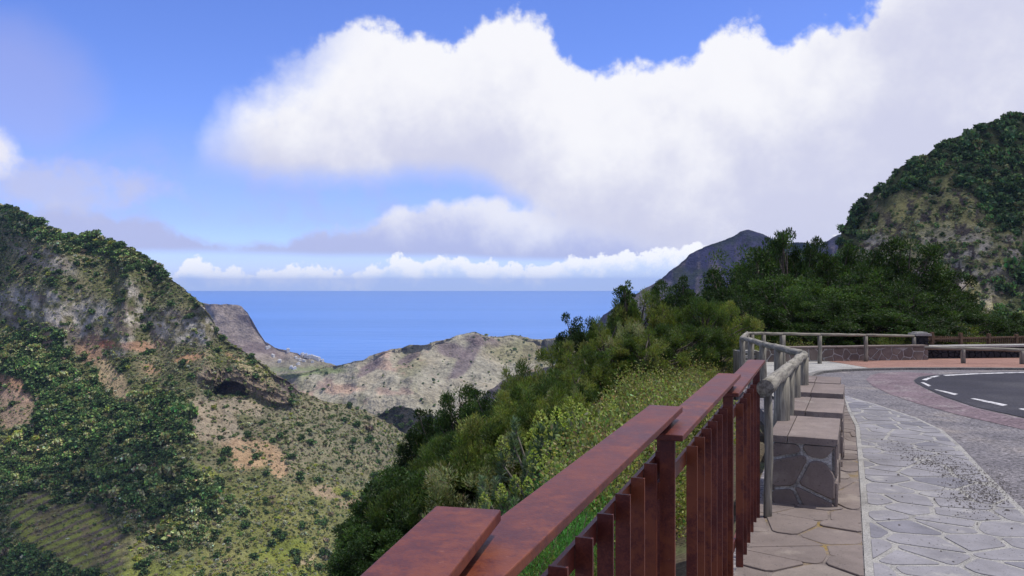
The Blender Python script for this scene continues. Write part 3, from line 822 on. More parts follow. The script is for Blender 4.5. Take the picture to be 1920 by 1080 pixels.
# ------------------------------------------------------------------ right mountain
def right_mountain():
    px = np.concatenate([np.arange(1552, 1600, 1.5), np.arange(1600, 1960, 2.6), np.arange(1960, 2160, 6)])
    ridge = interp([(1550, 660), (1558, 600), (1564, 540), (1570, 470), (1578, 432), (1600, 392), (1640, 358), (1690, 308), (1740, 283), (1790, 253), (1850, 233), (1900, 213), (1920, 209), (2000, 178), (2160, 110)])
    bottom = lambda p: np.full_like(p, 690.0)
    d0 = interp([(1550, 225), (1700, 205), (2160, 175)])
    def face(x, y): return ell(x, y, 1745, 485, 172, 122, rot=-8, seed=4, warp=0.6, soft=0.25)
    def slope(x, y):
        return np.maximum(0.75 + 0.5 * n2(x, y, 60, 4, 21) + 0.35 * face(x, y) * (0.7 + 2.5 * n2(x, y, 12, 4, 22)) + 0.25 * sstep(-y, -420, -300), 0.3)
    PX, PY, D = loft(px, bottom, d0, ridge, slope, 260, 1.0, 2)
    x, y = PX, PY; f = face(x, y)
    col = np.zeros(PX.shape + (3,)) + np.array((0.045, 0.055, 0.025))
    rock = sstep(n2(x, y * 1.8, 26, 5, 24), -0.16, 0.14)
    col = blend(col, (0.195, 0.19, 0.082), f)
    col = blend(col, (0.31, 0.28, 0.23), f * rock * sstep(y, 400, 470))
    col = blend(col, (0.06, 0.052, 0.045), f * sstep(n2(x, y, 14, 5, 26), 0.02, 0.12))  # crevice shade put into the rock colour as dark flecks
    col = blend(col, (0.15, 0.17, 0.05), 0.8 * ell(x, y, 1760, 600, 90, 18, seed=27))
    terrain('green_mountain', PX, PY, D, col, M['hill'], [(4, 1.0), (14, 6), (40, 30), (120, 110)], 2.0, 1 / 14.0, 9, 0.35)
    edge = sstep(1600 - x + 0.0 * y, 0, 30)
    wood = np.clip(1 - 1.15 * f + 0.5 * edge, 0, 1) * (1 - 0.8 * ell(x, y, 1740, 600, 110, 18, seed=27))
    sm = 0.75 * f * (1 - rock * 0.6) * (0.5 + 2.5 * np.clip(n2(x, y, 16, 3, 61) + 0.15, 0, 1))
    tot = 0.16 * wood + sm
    q, i, j, rng = scatter('green_mountain', tot, 6, 26000)
    n = len(q); isw = rng.random(n) < (0.16 * wood / tot)[i, j]
    r = rng.random(n)
    idx = np.where(isw, np.where(r < 0.6, 0, np.where(r < 0.93, 1, 2)), np.where(r < 0.32, 2, np.where(r < 0.55, 4, np.where(r < 0.78, 1, np.where(r < 0.9, 0, 6)))))
    size = np.where(isw, np.exp(rng.normal(0, 0.33, n)) * 3.3, np.exp(rng.normal(0, 0.4, n)) * 0.95)
    q[:, 2] -= 0.2 * size
    sc = np.stack([size * rng.uniform(0.8, 1.2, n), size * rng.uniform(0.8, 1.2, n), size * rng.uniform(0.85, 1.5, n)], 1)
    gn_scatter('mountain_wood', q, idx, sc, np.stack([np.zeros(n), np.zeros(n), rng.uniform(0, 6.28, n)], 1), BUSH, 'dark laurel wood and scrub covering the green mountain')
right_mountain()

# ------------------------------------------------------------------ far land
def far_land():
    def hill(name, px, ridge, bot, d0, slope, colour, rows, amp, ns, seed, back, rid=0.5):
        PX, PY, D = loft(px, lambda p: np.full_like(p, float(bot)), d0, interp(ridge), slope, rows, 1.0, 2)
        col = colour(PX, PY)
        return PX, PY, terrain(name, PX, PY, D, col, M['far'], back, amp, ns, seed, rid)
    # dry grassy hill in the middle
    def c_mid(x, y):
        c = np.zeros(x.shape + (3,)) + np.array((0.255, 0.24, 0.185))
        c = blend(c, (0.19, 0.185, 0.12), sstep(n2(x, y, 45, 5, 1), -0.02, 0.2))
        c = blend(c, (0.25, 0.18, 0.15), 0.7 * sstep(n2(x, y * 2, 36, 5, 2), 0.08, 0.22))
        for e in [(872, 676, 12, 40, 35), (690, 686, 8, 26, 52), (905, 640, 36, 10, 10), (1010, 655, 34, 14, -10), (850, 655, 28, 12, 20), (760, 668, 22, 6, -30)]:
            c = blend(c, (0.125, 0.10, 0.105), 0.85 * ell(x, y, *e[:4], 0.3, 0.5, 7, e[4]))  # darker rock patches, shade partly put into their colour
        c = blend(c, (0.15, 0.19, 0.075), 0.8 * ell(x, y, 590, 694, 60, 7, seed=9))
        c = blend(c, (0.16, 0.16, 0.08), 0.7 * ell(x, y, 980, 660, 60, 22, seed=10))
        c = blend(c, (0.36, 0.25, 0.19), 0.7 * ell(x, y, 640, 728, 40, 10, seed=11))
        return c
    sl = lambda x, y: np.maximum(0.36 + 0.6 * n2(x, y, 60, 5, 12) + 0.35 * sstep(-y, -665, -640) + 0.6 * (np.abs(n2(x + 0.6 * y, y, 34, 4, 14)) * 2 - 0.2), 0.1)
    PX, PY, _ = hill('dry_hill', np.arange(470, 1180, 2.5), [(470, 704), (540, 696), (600, 687), (640, 683), (680, 673), (720, 656), (770, 643), (810, 638), (850, 631), (875, 624), (892, 620), (915, 629), (935, 630), (960, 626), (1000, 630), (1040, 633), (1070, 626), (1180, 608)],
         870, interp([(470, 980), (800, 900), (1180, 860)]), sl, c_mid, 220, 12, 1 / 120.0, 21, [(10, 14), (60, 60), (300, 200)])
    q, i, j, rng = scatter('dry_hill', 0.0045 * (0.2 + 1.6 * sstep(n2(PX, PY, 40, 4, 15), 0.02, 0.2) + 1.2 * ell(PX, PY, 990, 660, 80, 25)), 8, 2200)
    n = len(q)
    gn_scatter('far_scrub', q, rng.integers(0, 3, n), np.exp(rng.normal(0, 0.4, n)) * 2.8, np.stack([np.zeros(n), np.zeros(n), rng.uniform(0, 6.28, n)], 1), BUSH, 'scattered dark bushes on the dry hill')
    # dark spurs in front of it
    def c_dark(x, y):
        c = np.zeros(x.shape + (3,)) + np.array((0.055, 0.058, 0.045))
        return blend(c, (0.10, 0.09, 0.075), sstep(n2(x, y, 18, 4, 3), 0.0, 0.2))
    hill('dark_spur', np.arange(684, 880, 2.0), [(684, 812), (702, 784), (716, 771), (738, 759), (752, 763), (772, 765), (790, 774), (880, 800)], 920, interp([(684, 560), (880, 540)]),
         lambda x, y: 0.7 + 0.8 * n2(x, y, 25, 4, 4), c_dark, 70, 5, 1 / 40.0, 31, [(10, 3), (60, 40)])
    PX2, PY2 = None, None
    hill('rocky_spur', np.arange(884, 1120, 2.5), [(884, 775), (900, 748), (922, 728), (942, 713), (985, 700), (1120, 640)], 900, interp([(884, 700), (1120, 620)]),
         lambda x, y: 0.7 + 0.8 * n2(x, y, 25, 4, 5), lambda x, y: blend(c_dark(x, y), (0.12, 0.10, 0.11), np.full_like(x, 0.6)), 60, 5, 1 / 40.0, 32, [(10, 3), (60, 40)])  # purple shade of this slope put into its colour
    q, i, j, rng = scatter('dark_spur', np.full(TERR['dark_spur'][0].shape[:2], 0.02), 18, 900); n = len(q)
    gn_scatter('spur_scrub', q, rng.integers(0, 2, n), np.exp(rng.normal(0, 0.3, n)) * 3.6, np.stack([np.zeros(n), np.zeros(n), rng.uniform(0, 6.28, n)], 1), BUSH, 'dark bushes on the shaded spur')
    # headland with the village
    def c_head(x, y):
        c = np.zeros(x.shape + (3,)) + np.array((0.21, 0.175, 0.15))
        lay = n2(x * 0.3, y * 2.2 - x * 0.55, 24, 4, 6)
        c = blend(c, (0.125, 0.10, 0.095), sstep(lay, -0.02, 0.12))
        c = blend(c, (0.17, 0.165, 0.10), 0.7 * sstep(y, 655, 690))
        return blend(c, (0.15, 0.18, 0.08), 0.7 * ell(x, y, 560, 690, 50, 6, seed=8))
    hill('headland', np.arange(360, 700, 2.0), [(360, 562), (395, 570), (425, 569), (452, 575), (463, 584), (480, 606), (500, 638), (520, 650), (560, 661), (590, 671), (612, 681), (640, 686), (700, 694)],
         760, interp([(360, 1500), (700, 1650)]), lambda x, y: np.maximum(0.32 + 1.1 * sstep(-y, -655, -625) + 0.5 * n2(x, y, 40, 4, 7), 0.12), c_head, 120, 9, 1 / 130.0, 41, [(10, 14), (120, 110), (400, 300)])
    # high headland on the right
    def c_peak(x, y):
        c = np.zeros(x.shape + (3,)) + np.array((0.058, 0.052, 0.096))  # rock colour with the blue of distant haze put into it
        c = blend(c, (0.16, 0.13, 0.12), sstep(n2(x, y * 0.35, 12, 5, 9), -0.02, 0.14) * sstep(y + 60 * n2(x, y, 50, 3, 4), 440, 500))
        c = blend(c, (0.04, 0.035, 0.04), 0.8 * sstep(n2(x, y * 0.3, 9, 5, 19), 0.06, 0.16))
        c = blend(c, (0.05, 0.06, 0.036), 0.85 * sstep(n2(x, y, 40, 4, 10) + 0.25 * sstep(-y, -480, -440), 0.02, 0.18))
        return blend(c, (0.22, 0.19, 0.165), 0.8 * ell(x, y, 1215, 560, 60, 26, 0.3, 0.6, 11, -35))  # paler left-facing side, sunlight put into its colour
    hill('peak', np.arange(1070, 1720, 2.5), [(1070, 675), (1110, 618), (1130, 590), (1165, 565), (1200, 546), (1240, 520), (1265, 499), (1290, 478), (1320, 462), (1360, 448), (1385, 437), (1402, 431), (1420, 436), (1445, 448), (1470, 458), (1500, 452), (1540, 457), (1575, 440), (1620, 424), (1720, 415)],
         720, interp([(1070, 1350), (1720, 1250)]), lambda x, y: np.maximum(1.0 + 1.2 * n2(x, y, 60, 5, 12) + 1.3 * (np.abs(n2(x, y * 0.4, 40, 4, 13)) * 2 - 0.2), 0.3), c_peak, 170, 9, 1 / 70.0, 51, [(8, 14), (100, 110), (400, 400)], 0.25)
far_land()

# ------------------------------------------------------------------ clouds overhead, which shade the viewpoint and parts of the valley
def cloud_mat(name, clear):
    m, nt, p, out = new_mat(name)
    df = nt.nodes.new('ShaderNodeBsdfDiffuse'); df.inputs[0].default_value = (0.9, 0.9, 0.92, 1)
    tl = nt.nodes.new('ShaderNodeBsdfTranslucent'); tl.inputs[0].default_value = (0.92, 0.92, 0.94, 1)
    tp = nt.nodes.new('ShaderNodeBsdfTransparent')
    a = nt.nodes.new('ShaderNodeMixShader'); a.inputs[0].default_value = 0.6
    nt.links.new(df.outputs[0], a.inputs[1]); nt.links.new(tl.outputs[0], a.inputs[2])
    b = nt.nodes.new('ShaderNodeMixShader'); b.inputs[0].default_value = clear
    nt.links.new(a.outputs[0], b.inputs[1]); nt.links.new(tp.outputs[0], b.inputs[2])
    nt.links.new(b.outputs[0], out.inputs[0])
    return m
M['cloud'] = cloud_mat('cloud', 0.52)
M['thin_cloud'] = cloud_mat('thin_cloud', 0.86)
def cloud(target, alt, rx, ry, seed, label, mat='cloud'):
    """one billowing cloud, flat below and heaped above, whose shadow falls on target"""
    t = Vector(target); c = t + SUN * ((alt - t.z) / SUN.z)
    NR, NA = 26, 72
    r = np.linspace(0.02, 1, NR)[:, None] * np.ones((1, NA)); a = np.linspace(0, 2 * math.pi, NA, endpoint=False)[None] * np.ones((NR, 1))
    q = np.stack([np.cos(a) * r, np.sin(a) * r, 0 * r], -1)
    rim = 1 + 1.1 * fbm(np.stack([np.cos(a), np.sin(a), 0 * a], -1), 1.7, 5, 0.6, seed)
    x = q[..., 0] * rim * rx; y = q[..., 1] * rim * ry
    th = np.sqrt(np.clip(1 - r ** 2, 0, 1)); s = 0.5 * (rx + ry)
    P3 = np.stack([x / s, y / s, 0 * x], -1)
    up = th * s * (0.22 + 0.5 * np.abs(fbm(P3, 2.6, 5, 0.55, seed + 5))); dn = -th * s * (0.05 + 0.10 * np.abs(fbm(P3, 3.5, 4, 0.5, seed + 9)))
    V = np.concatenate([np.stack([x, y, up], -1).reshape(-1, 3), np.stack([x, y, dn], -1).reshape(-1, 3)[: (NR - 1) * NA]])
    i = np.arange(NR * NA).reshape(NR, NA); k = np.roll(i, -1, 1)
    top = np.stack([i[:-1], i[1:], k[1:], k[:-1]], -1).reshape(-1, 4)
    b = np.concatenate([np.arange((NR - 1) * NA).reshape(NR - 1, NA) + NR * NA, i[-1:]], 0); kb = np.roll(b, -1, 1)
    bot = np.stack([b[:-1], kb[:-1], kb[1:], b[1:]], -1).reshape(-1, 4)
    me = mesh_np('cloud', V, [top, bot, i[:1][:, ::1], b[:1][:, ::-1]], M[mat], smooth=True)
    link('cloud', me, loc=c, kind='stuff', label=label)
cloud((20, 25, 0), 260, 130, 110, 1, 'thin cloud drifting over the viewpoint', mat='thin_cloud')
cloud((-205, 335, -90), 300, 58, 46, 2, 'cloud shading the wooded valley bottom')
cloud((-365, 470, -20), 360, 50, 55, 6, 'cloud shading the foot of the valley mountain')
cloud((520, 1500, 60), 800, 360, 230, 3, 'cloud shading the high headland')
cloud((190, 262, 75), 330, 70, 48, 4, 'cloud shading the crest of the green mountain')
cloud((-85, 590, -95), 400, 60, 50, 5, 'cloud shading the dark spur')

# ------------------------------------------------------------------ sea air
def haze():
    m = bpy.data.materials.new('haze'); m.use_nodes = True; nt = m.node_tree; nt.nodes.clear()
    out = nt.nodes.new('ShaderNodeOutputMaterial'); v = nt.nodes.new('ShaderNodeVolumePrincipled')
    v.inputs['Color'].default_value = (0.38, 0.56, 1.0, 1); v.inputs['Density'].default_value = 5.0e-5; v.inputs['Anisotropy'].default_value = 0.0
    nt.links.new(v.outputs[0], out.inputs['Volume'])
    mb = MB(); mb.box((0, 10600, (SEAZ - 1 + 140) / 2), (50000, 26000, 140 - SEAZ + 1)); mb.build('haze', m, kind='stuff', label='thin blue sea air')
haze()
#@@NEXT
# ================================================================== THE VIEWPOINT
EDGE = [(-2.6, -5.0), (-1.25, -1.2), (-0.22, 1.4), (0.50, 3.05), (1.20, 4.75), (1.80, 6.15), (3.62, 10.75), (4.95, 17.8), (6.30, 21.9), (7.4, 24.2), (12.9, 25.6), (17.5, 26.4), (34, 29.0), (70, 36.0)]
def edge_dist(Xa, Ya):
    """distance to the outer edge of the platform (positive outside) and the height of its nearest point"""
    best = np.full(Xa.shape, 1e9); sg = np.ones(Xa.shape); ez = np.zeros(Xa.shape)
    for (x0, y0), (x1, y1) in zip(EDGE[:-1], EDGE[1:]):
        dx, dy = x1 - x0, y1 - y0; L2 = dx * dx + dy * dy
        t = np.clip(((Xa - x0) * dx + (Ya - y0) * dy) / L2, 0, 1)
        d = np.hypot(Xa - x0 - t * dx, Ya - y0 - t * dy)
        s = np.sign(dx * (Ya - y0) - dy * (Xa - x0))
        m = d < best - 1e-9
        best = np.where(m, d, best); sg = np.where(m, s, sg); ez = np.where(m, gz(y0 + t * dy), ez)
    return best * sg, ez
def bank_z(Xa, Ya):
    Xa = np.asarray(Xa, float); Ya = np.asarray(Ya, float)
    t, ez = edge_dist(Xa, Ya)
    k = 1 - 0.55 * sstep(Xa, 4, 14) * sstep(Ya, 20, 26)
    drop = 0.18 + k * (0.36 * np.clip(t, 0, 3) + 0.80 * np.clip(t - 3, 0, 13) + 1.1 * np.clip(t - 16, 0, 400))
    n = fbm(np.stack([Xa, Ya, 0 * Xa], -1), 0.22, 4, 0.5, 77)
    return np.where(t > -0.15, ez - drop + n * 0.7 * np.clip(t / 2, 0, 1), ez - 0.9)
def build_bank():
    xs = np.concatenate([np.arange(-150, -40, 5.0), np.arange(-40, -8, 1.6), np.arange(-8, 20, 0.5), np.arange(20, 80, 2.0)])
    ys = np.concatenate([np.arange(-8, 0, 1.0), np.arange(0, 34, 0.5), np.arange(34, 70, 1.6), np.arange(70, 200, 6.0)])
    XX, YY = np.meshgrid(xs, ys)
    P = np.stack([XX, YY, bank_z(XX, YY)], -1)
    link('bank', mesh_np('bank', P.reshape(-1, 3), [grid_faces(*XX.shape)], M['soil'], smooth=True), kind='structure')
build_bank()

# ------------------------------------------------------------------ paving
def clip_half(poly, nx, ny, c):
    """keep the side nx*x+ny*y <= c"""
    out = []
    for i in range(len(poly)):
        a, b = poly[i], poly[(i + 1) % len(poly)]
        da = nx * a[0] + ny * a[1] - c; db = nx * b[0] + ny * b[1] - c
        if da <= 0: out.append(a)
        if da * db < 0:
            t = da / (da - db); out.append((a[0] + (b[0] - a[0]) * t, a[1] + (b[1] - a[1]) * t))
    return out
def parea(p): return 0.5 * sum(p[i][0] * p[(i + 1) % len(p)][1] - p[(i + 1) % len(p)][0] * p[i][1] for i in range(len(p)))
def inside(poly, x, y):
    r = False
    for i in range(len(poly)):
        (x0, y0), (x1, y1) = poly[i], poly[i - 1]
        if (y0 > y) != (y1 > y) and x < (x1 - x0) * (y - y0) / (y1 - y0) + x0: r = not r
    return r
def chamfer(p, k):
    out = []
    for i in range(len(p)):
        a, b, c = p[i - 1], p[i], p[(i + 1) % len(p)]
        for q in (a, c):
            L = math.hypot(q[0] - b[0], q[1] - b[1]); t = min(k / max(L, 1e-6), 0.4)
            out.append((b[0] + (q[0] - b[0]) * t, b[1] + (q[1] - b[1]) * t))
    return out
def crazy(region, size, gap, rng, stretch=1.0):
    """crazy-paving cells filling a polygon: list of polygons"""
    if parea(region) < 0: region = region[::-1]
    xs = [p[0] for p in region]; ys = [p[1] for p in region]
    seeds = []
    x = min(xs) - size
    while x < max(xs) + size:
        y = min(ys) - size
        while y < max(ys) + size:
            seeds.append((x + rng.uniform(-.48, .48) * size, y + rng.uniform(-.48, .48) * size * stretch)); y += size * stretch
        x += size
    out = []
    for i, (sx, sy) in enumerate(seeds):
        near = [(sx + dx, sy + dy) for dx in (-.01, .3 * size) for dy in (-.01, .3 * size)]
        if not any(inside(region, *q) for q in near) and min(math.hypot(sx - q[0], sy - q[1]) for q in region) > size * 2 and not any(inside(region, sx + dx, sy + dy) for dx in (-size, 0, size) for dy in (-size, 0, size)): continue
        poly = list(region)
        for j, (tx, ty) in enumerate(seeds):
            if i == j or abs(tx - sx) > 3.2 * size or abs(ty - sy) > 3.2 * size * max(stretch, 1): continue
            dx, dy = tx - sx, ty - sy; L = math.hypot(dx, dy)
            poly = clip_half(poly, dx / L, dy / L, ((sx + tx) / 2 * dx + (sy + ty) / 2 * dy) / L - gap / 2)
            if len(poly) < 3: break
        if len(poly) >= 3 and parea(poly) > 0.12 * size * size * stretch: out.append(poly)
    return out
def inset(poly, k):
    out = []; n = len(poly)
    for i in range(n):
        a, b, c = poly[i - 1], poly[i], poly[(i + 1) % n]
        n1 = (-(b[1] - a[1]), b[0] - a[0]); n2_ = (-(c[1] - b[1]), c[0] - b[0])
        l1 = math.hypot(*n1) or 1; l2 = math.hypot(*n2_) or 1
        m = (n1[0] / l1 + n2_[0] / l2, n1[1] / l1 + n2_[1] / l2); lm = math.hypot(*m) or 1
        out.append((b[0] + m[0] / lm * k, b[1] + m[1] / lm * k))
    return out
def gzf(x, y): return float(gz(y))
def sheet(name, poly, zoff, mat, kind='structure', parent=None, **kw):
    """flat polygon following the fall of the ground"""
    if parea(poly) < 0: poly = poly[::-1]
    mb = MB(); mb.add([(x, y, gzf(x, y) + zoff) for x, y in poly], [tuple(range(len(poly)))])
    return mb.build(name, mat, parent, kind=kind, **kw)
def Gp(pts): return [G(*p) for p in pts]

def build_ground():
    # worn gravelly ground of the lay-by: one sheet up to the outer edge
    e = EDGE[:-1] + [(70, 36)]
    poly = e + [(70, -8), (-2.6, -8)]
    mb = MB()
    pts = e
    for (a, b) in zip(pts[:-1], pts[1:]):
        mb.add([(a[0], a[1], gzf(*a)), (80, a[1], gzf(*a)), (80, b[1], gzf(*b)), (b[0], b[1], gzf(*b))], [(0, 1, 2, 3)])
        mb.add([(a[0], a[1], gzf(*a)), (b[0], b[1], gzf(*b)), (b[0], b[1], gzf(*b) - 1.2), (a[0], a[1], gzf(*a) - 1.2)], [(0, 1, 2, 3)])
    mb.add([(-2.6, -5, gzf(0, -5)), (-2.6, -14, gzf(0, -5)), (80, -14, gzf(0, -5)), (80, -5, gzf(0, -5))], [(0, 1, 2, 3)])
    mb.build('ground', M['gravel'], kind='structure')
    # pale crazy-paved walk
    rng = random.Random(5)
    left = [(1582, 742), (1590, 772), (1604, 800), (1610, 870), (1615, 950), (1622, 1080), (1632, 1260)]
    right = [(2150, 1260), (2050, 1085), (1920, 958), (1850, 890), (1800, 836), (1768, 808), (1720, 785), (1640, 758)]
    walk = Gp(left + right)
    if parea(walk) < 0: walk = walk[::-1]
    w = sheet('walk', walk, 0.010, M['mortar'])
    for p in crazy(inset(walk, 0.05), 0.41, 0.04, rng, 0.8):
        mb = MB(); mb.prism(chamfer(p, 0.02), 0.003, 0.0145 + rng.uniform(-.0015, .002), 0.003, gzf); mb.build('flagstone', M['flag'], w)
    # pale edging along the walk
    # reddish stones under the benches and along the fence
    red = Gp([(1580, 742)] + [(1590, 772), (1603, 800), (1608.5, 870), (1613, 950), (1619.5, 1080), (1629, 1260)]) + [(1.02, 3.4), (1.26, 4.6), (1.86, 6.1), (3.66, 10.7), (3.9, 11.6)]
    if parea(red) < 0: red = red[::-1]
    rw = sheet('red_paving', red, 0.006, M['redmortar'])
    for p in crazy(red, 0.40, 0.022, rng, 0.9):
        mb = MB(); mb.prism(chamfer(p, 0.03), 0.002, 0.014 + rng.uniform(-.004, .006), 0.006, gzf); mb.build('paving_stone', M['redstone'], rw)
    # purple band and the asphalt of the road
    asph = Gp([(1714, 714), (1722, 708), (1745, 704.5), (1790, 701), (1850, 698.5), (1920, 697), (2100, 696), (2600, 697), (2700, 860), (2300, 842), (2050, 812), (1920, 784), (1830, 764), (1770, 744), (1735, 728), (1718, 719)])
    band = Gp([(1624, 712), (1632, 704), (1650, 699.5), (1690, 697.5), (1730, 699.5), (1760, 701.5), (1722, 706.5), (1712, 714), (1717, 720), (1734, 729.5), (1769, 745.5), (1829, 765.5), (1919, 785.5), (2049, 814), (2300, 845), (2300, 880), (2050, 842), (1920, 806), (1800, 779), (1720, 757), (1670, 740), (1636, 724)])
    sheet('paver_band', band, 0.005, M['band'])
    sheet('road', asph, 0.009, M['asphalt'])
    for q in ([(1728, 713), (1740, 709), (1748, 709.3), (1737, 714.2)], [(1742, 708), (1756, 705.2), (1763, 705.6), (1750, 708.8)], [(1726, 718), (1732, 718), (1747, 724.5), (1741, 725.6)],
              [(1751, 731.5), (1757, 731.5), (1798, 740), (1790, 742)], [(1819, 748.5), (1828, 748), (1890, 760.5), (1880, 762.5)], [(1909, 768), (1918, 767), (1990, 782), (1980, 784.5)],
              [(1768, 704.0), (1830, 700.6), (1920, 698.2), (2050, 697.2), (2050, 698.6), (1920, 699.8), (1830, 702.4), (1774, 705.8)]):
        sheet('road_marking', Gp(q), 0.013, M['paint'])
    # far pavement, one kerb high
    H = 0.06
    def G2(px, py): d = (CZ - H) / ((py - HY) / F - SLOPE); return ((px - 960) / F * d, d)
    kerb_px = [(1519, 708), (1528, 700), (1545, 695.5), (1580, 692.5), (1640, 690.3), (1700, 689.5), (1800, 689.3), (1920, 690), (2100, 691.5), (2400, 694)]
    K = [G2(*p) for p in kerb_px]
    Kb = []
    for i, p in enumerate(K):
        a, b = K[max(i - 1, 0)], K[min(i + 1, len(K) - 1)]
        L = math.hypot(b[0] - a[0], b[1] - a[1]); Kb.append((p[0] - (b[1] - a[1]) / L * 0.16, p[1] + (b[0] - a[0]) / L * 0.16))
    kb = link('kerb', None, kind='structure')
    for i in range(len(K) - 1):
        n = max(1, int(math.hypot(K[i + 1][0] - K[i][0], K[i + 1][1] - K[i][1]) / 0.9))
        for s in range(n):
            l = lambda P, t: (P[i][0] + (P[i + 1][0] - P[i][0]) * t, P[i][1] + (P[i + 1][1] - P[i][1]) * t)
            t0, t1 = s / n + 0.008, (s + 1) / n - 0.008
            poly = [l(K, t0), l(K, t1), l(Kb, t1), l(Kb, t0)]
            if parea(poly) < 0: poly = poly[::-1]
            mb = MB(); mb.prism(poly, -0.05, H, 0.010, gzf); mb.build('kerb_stone', M['kerb'], kb)
    back = [(5.2, 18.0), (6.5, 21.9), (7.5, 24.0), (13.0, 25.4), (17.5, 26.2), (34, 28.8)]
    split = next(i for i, p in enumerate(kerb_px) if p[0] >= 1640)
    pale = Kb[:split + 1] + [(9.6, 24.5), (7.5, 24.0), (6.5, 21.9), (5.2, 18.0), (4.6, 13.6)]
    sheet('far_pavement', pale, H - 0.012, M['concrete'])
    orange = Kb[split:] + [(34, 28.8), (17.5, 26.2), (13.0, 25.4), (9.6, 24.5)]
    sheet('orange_pavement', orange, H - 0.008, M['orange'])
build_ground()

# ------------------------------------------------------------------ corten fence panels
def fence_panel(far, h, tan, near_len, label, pickets_from=0.2, w=0.125, step=0.213, count=9):
    """rail seen from above, flat-bar pickets below it; far = far right corner (x, y) of the rail"""
    a = Vector((tan, 1, 0)).normalized(); r = Vector((a.y, -a.x, 0)); up = Vector((0, 0, 1)); AX = (r, a, up)
    zt = CZ - h
    fr = Vector((far[0], far[1], 0)); mid_far = fr - r * (w / 2)
    base = mid_far - a * (near_len / 2)
    o = thing('fence_panel', (base.x, base.y, zt - 1.2), label, 'fence', 'rusted steel fence panels in a line')
    inv = Vector((base.x, base.y, zt - 1.2))
    def P(s, z, side=0.0): return mid_far - a * s + r * side + Vector((0, 0, zt + z)) - inv
    mb = MB(); mb.box(P(near_len / 2, -0.011), (w, near_len, 0.022), AX); ob = mb.build('top_rail', M['corten'], o)
    bv = ob.modifiers.new('edge', 'BEVEL'); bv.width = 0.003; bv.segments = 2
    for s in (0.045, near_len - 0.06):
        mb = MB(); mb.box(P(s, -0.022 - 0.60), (0.052, 0.016, 1.196), AX); mb.box(P(s, -1.212, 0), (0.12, 0.12, 0.012), AX); mb.build('post', M['corten'], o)
    for z, nm in ((-0.205, 'upper_bar'), (-1.02, 'lower_bar')):
        mb = MB(); mb.box(P(near_len / 2, z, -0.030), (0.012, near_len - 0.06, 0.06), AX); mb.build(nm, M['corten'], o)
    k = 0
    s = pickets_from
    while s < near_len - 0.12 and k < count:
        mb = MB(); mb.box(P(s, -0.155 - 0.505, 0.0), (0.044, 0.010, 1.01), AX); q = mb.build('picket', M['corten'], o); s += step; k += 1
    return o
fence_panel((-0.020, 1.468), 0.416, 0.21, 2.0, 'rusted steel fence panel nearest the camera, only its rail end showing', 0.2)
fence_panel((0.6456, 3.012), 0.464, 0.3766, 1.95, 'rusted steel fence panel with the longest rail, crossing the lower middle', 0.10)
fence_panel((1.305, 4.541), 0.514, 0.394, 1.98, 'rusted steel fence panel, third from the camera, seven pickets showing', 0.10, count=7)
fence_panel((1.946, 6.118), 0.586, 0.395, 1.99, 'farthest rusted steel fence panel, ending beside the wooden railing', 0.06, step=0.25, count=6)

# ------------------------------------------------------------------ stone bench blocks
def stone_face(mb_parent, origin, u, v, nrm, wd, ht, size, rng, mat, depth=0.020, gap=0.026, name='stone', stretch=1.0):
    """crazy stones standing proud of an upright face"""
    for p in crazy([(0, 0), (wd, 0), (wd, ht), (0, ht)], size, gap, rng, stretch):
        p = chamfer(p, 0.02); n = len(p); d = depth + rng.uniform(-.004, .006)
        cx = sum(q[0] for q in p) / n; cy = sum(q[1] for q in p) / n
        V = []
        for k, dep in ((1.0, -0.02), (1.0, d * 0.55), (0.93, d)):
            for q in p: V.append(origin + u * (cx + (q[0] - cx) * k) + v * (cy + (q[1] - cy) * k) + nrm * dep)
        Fs = [tuple(range(2 * n, 3 * n))]
        for r in range(2):
            for i in range(n): j = (i + 1) % n; Fs.append((r * n + i, r * n + j, (r + 1) * n + j, (r + 1) * n + i))
        mb = MB(); mb.add(V, Fs); mb.build(name, mat, mb_parent)
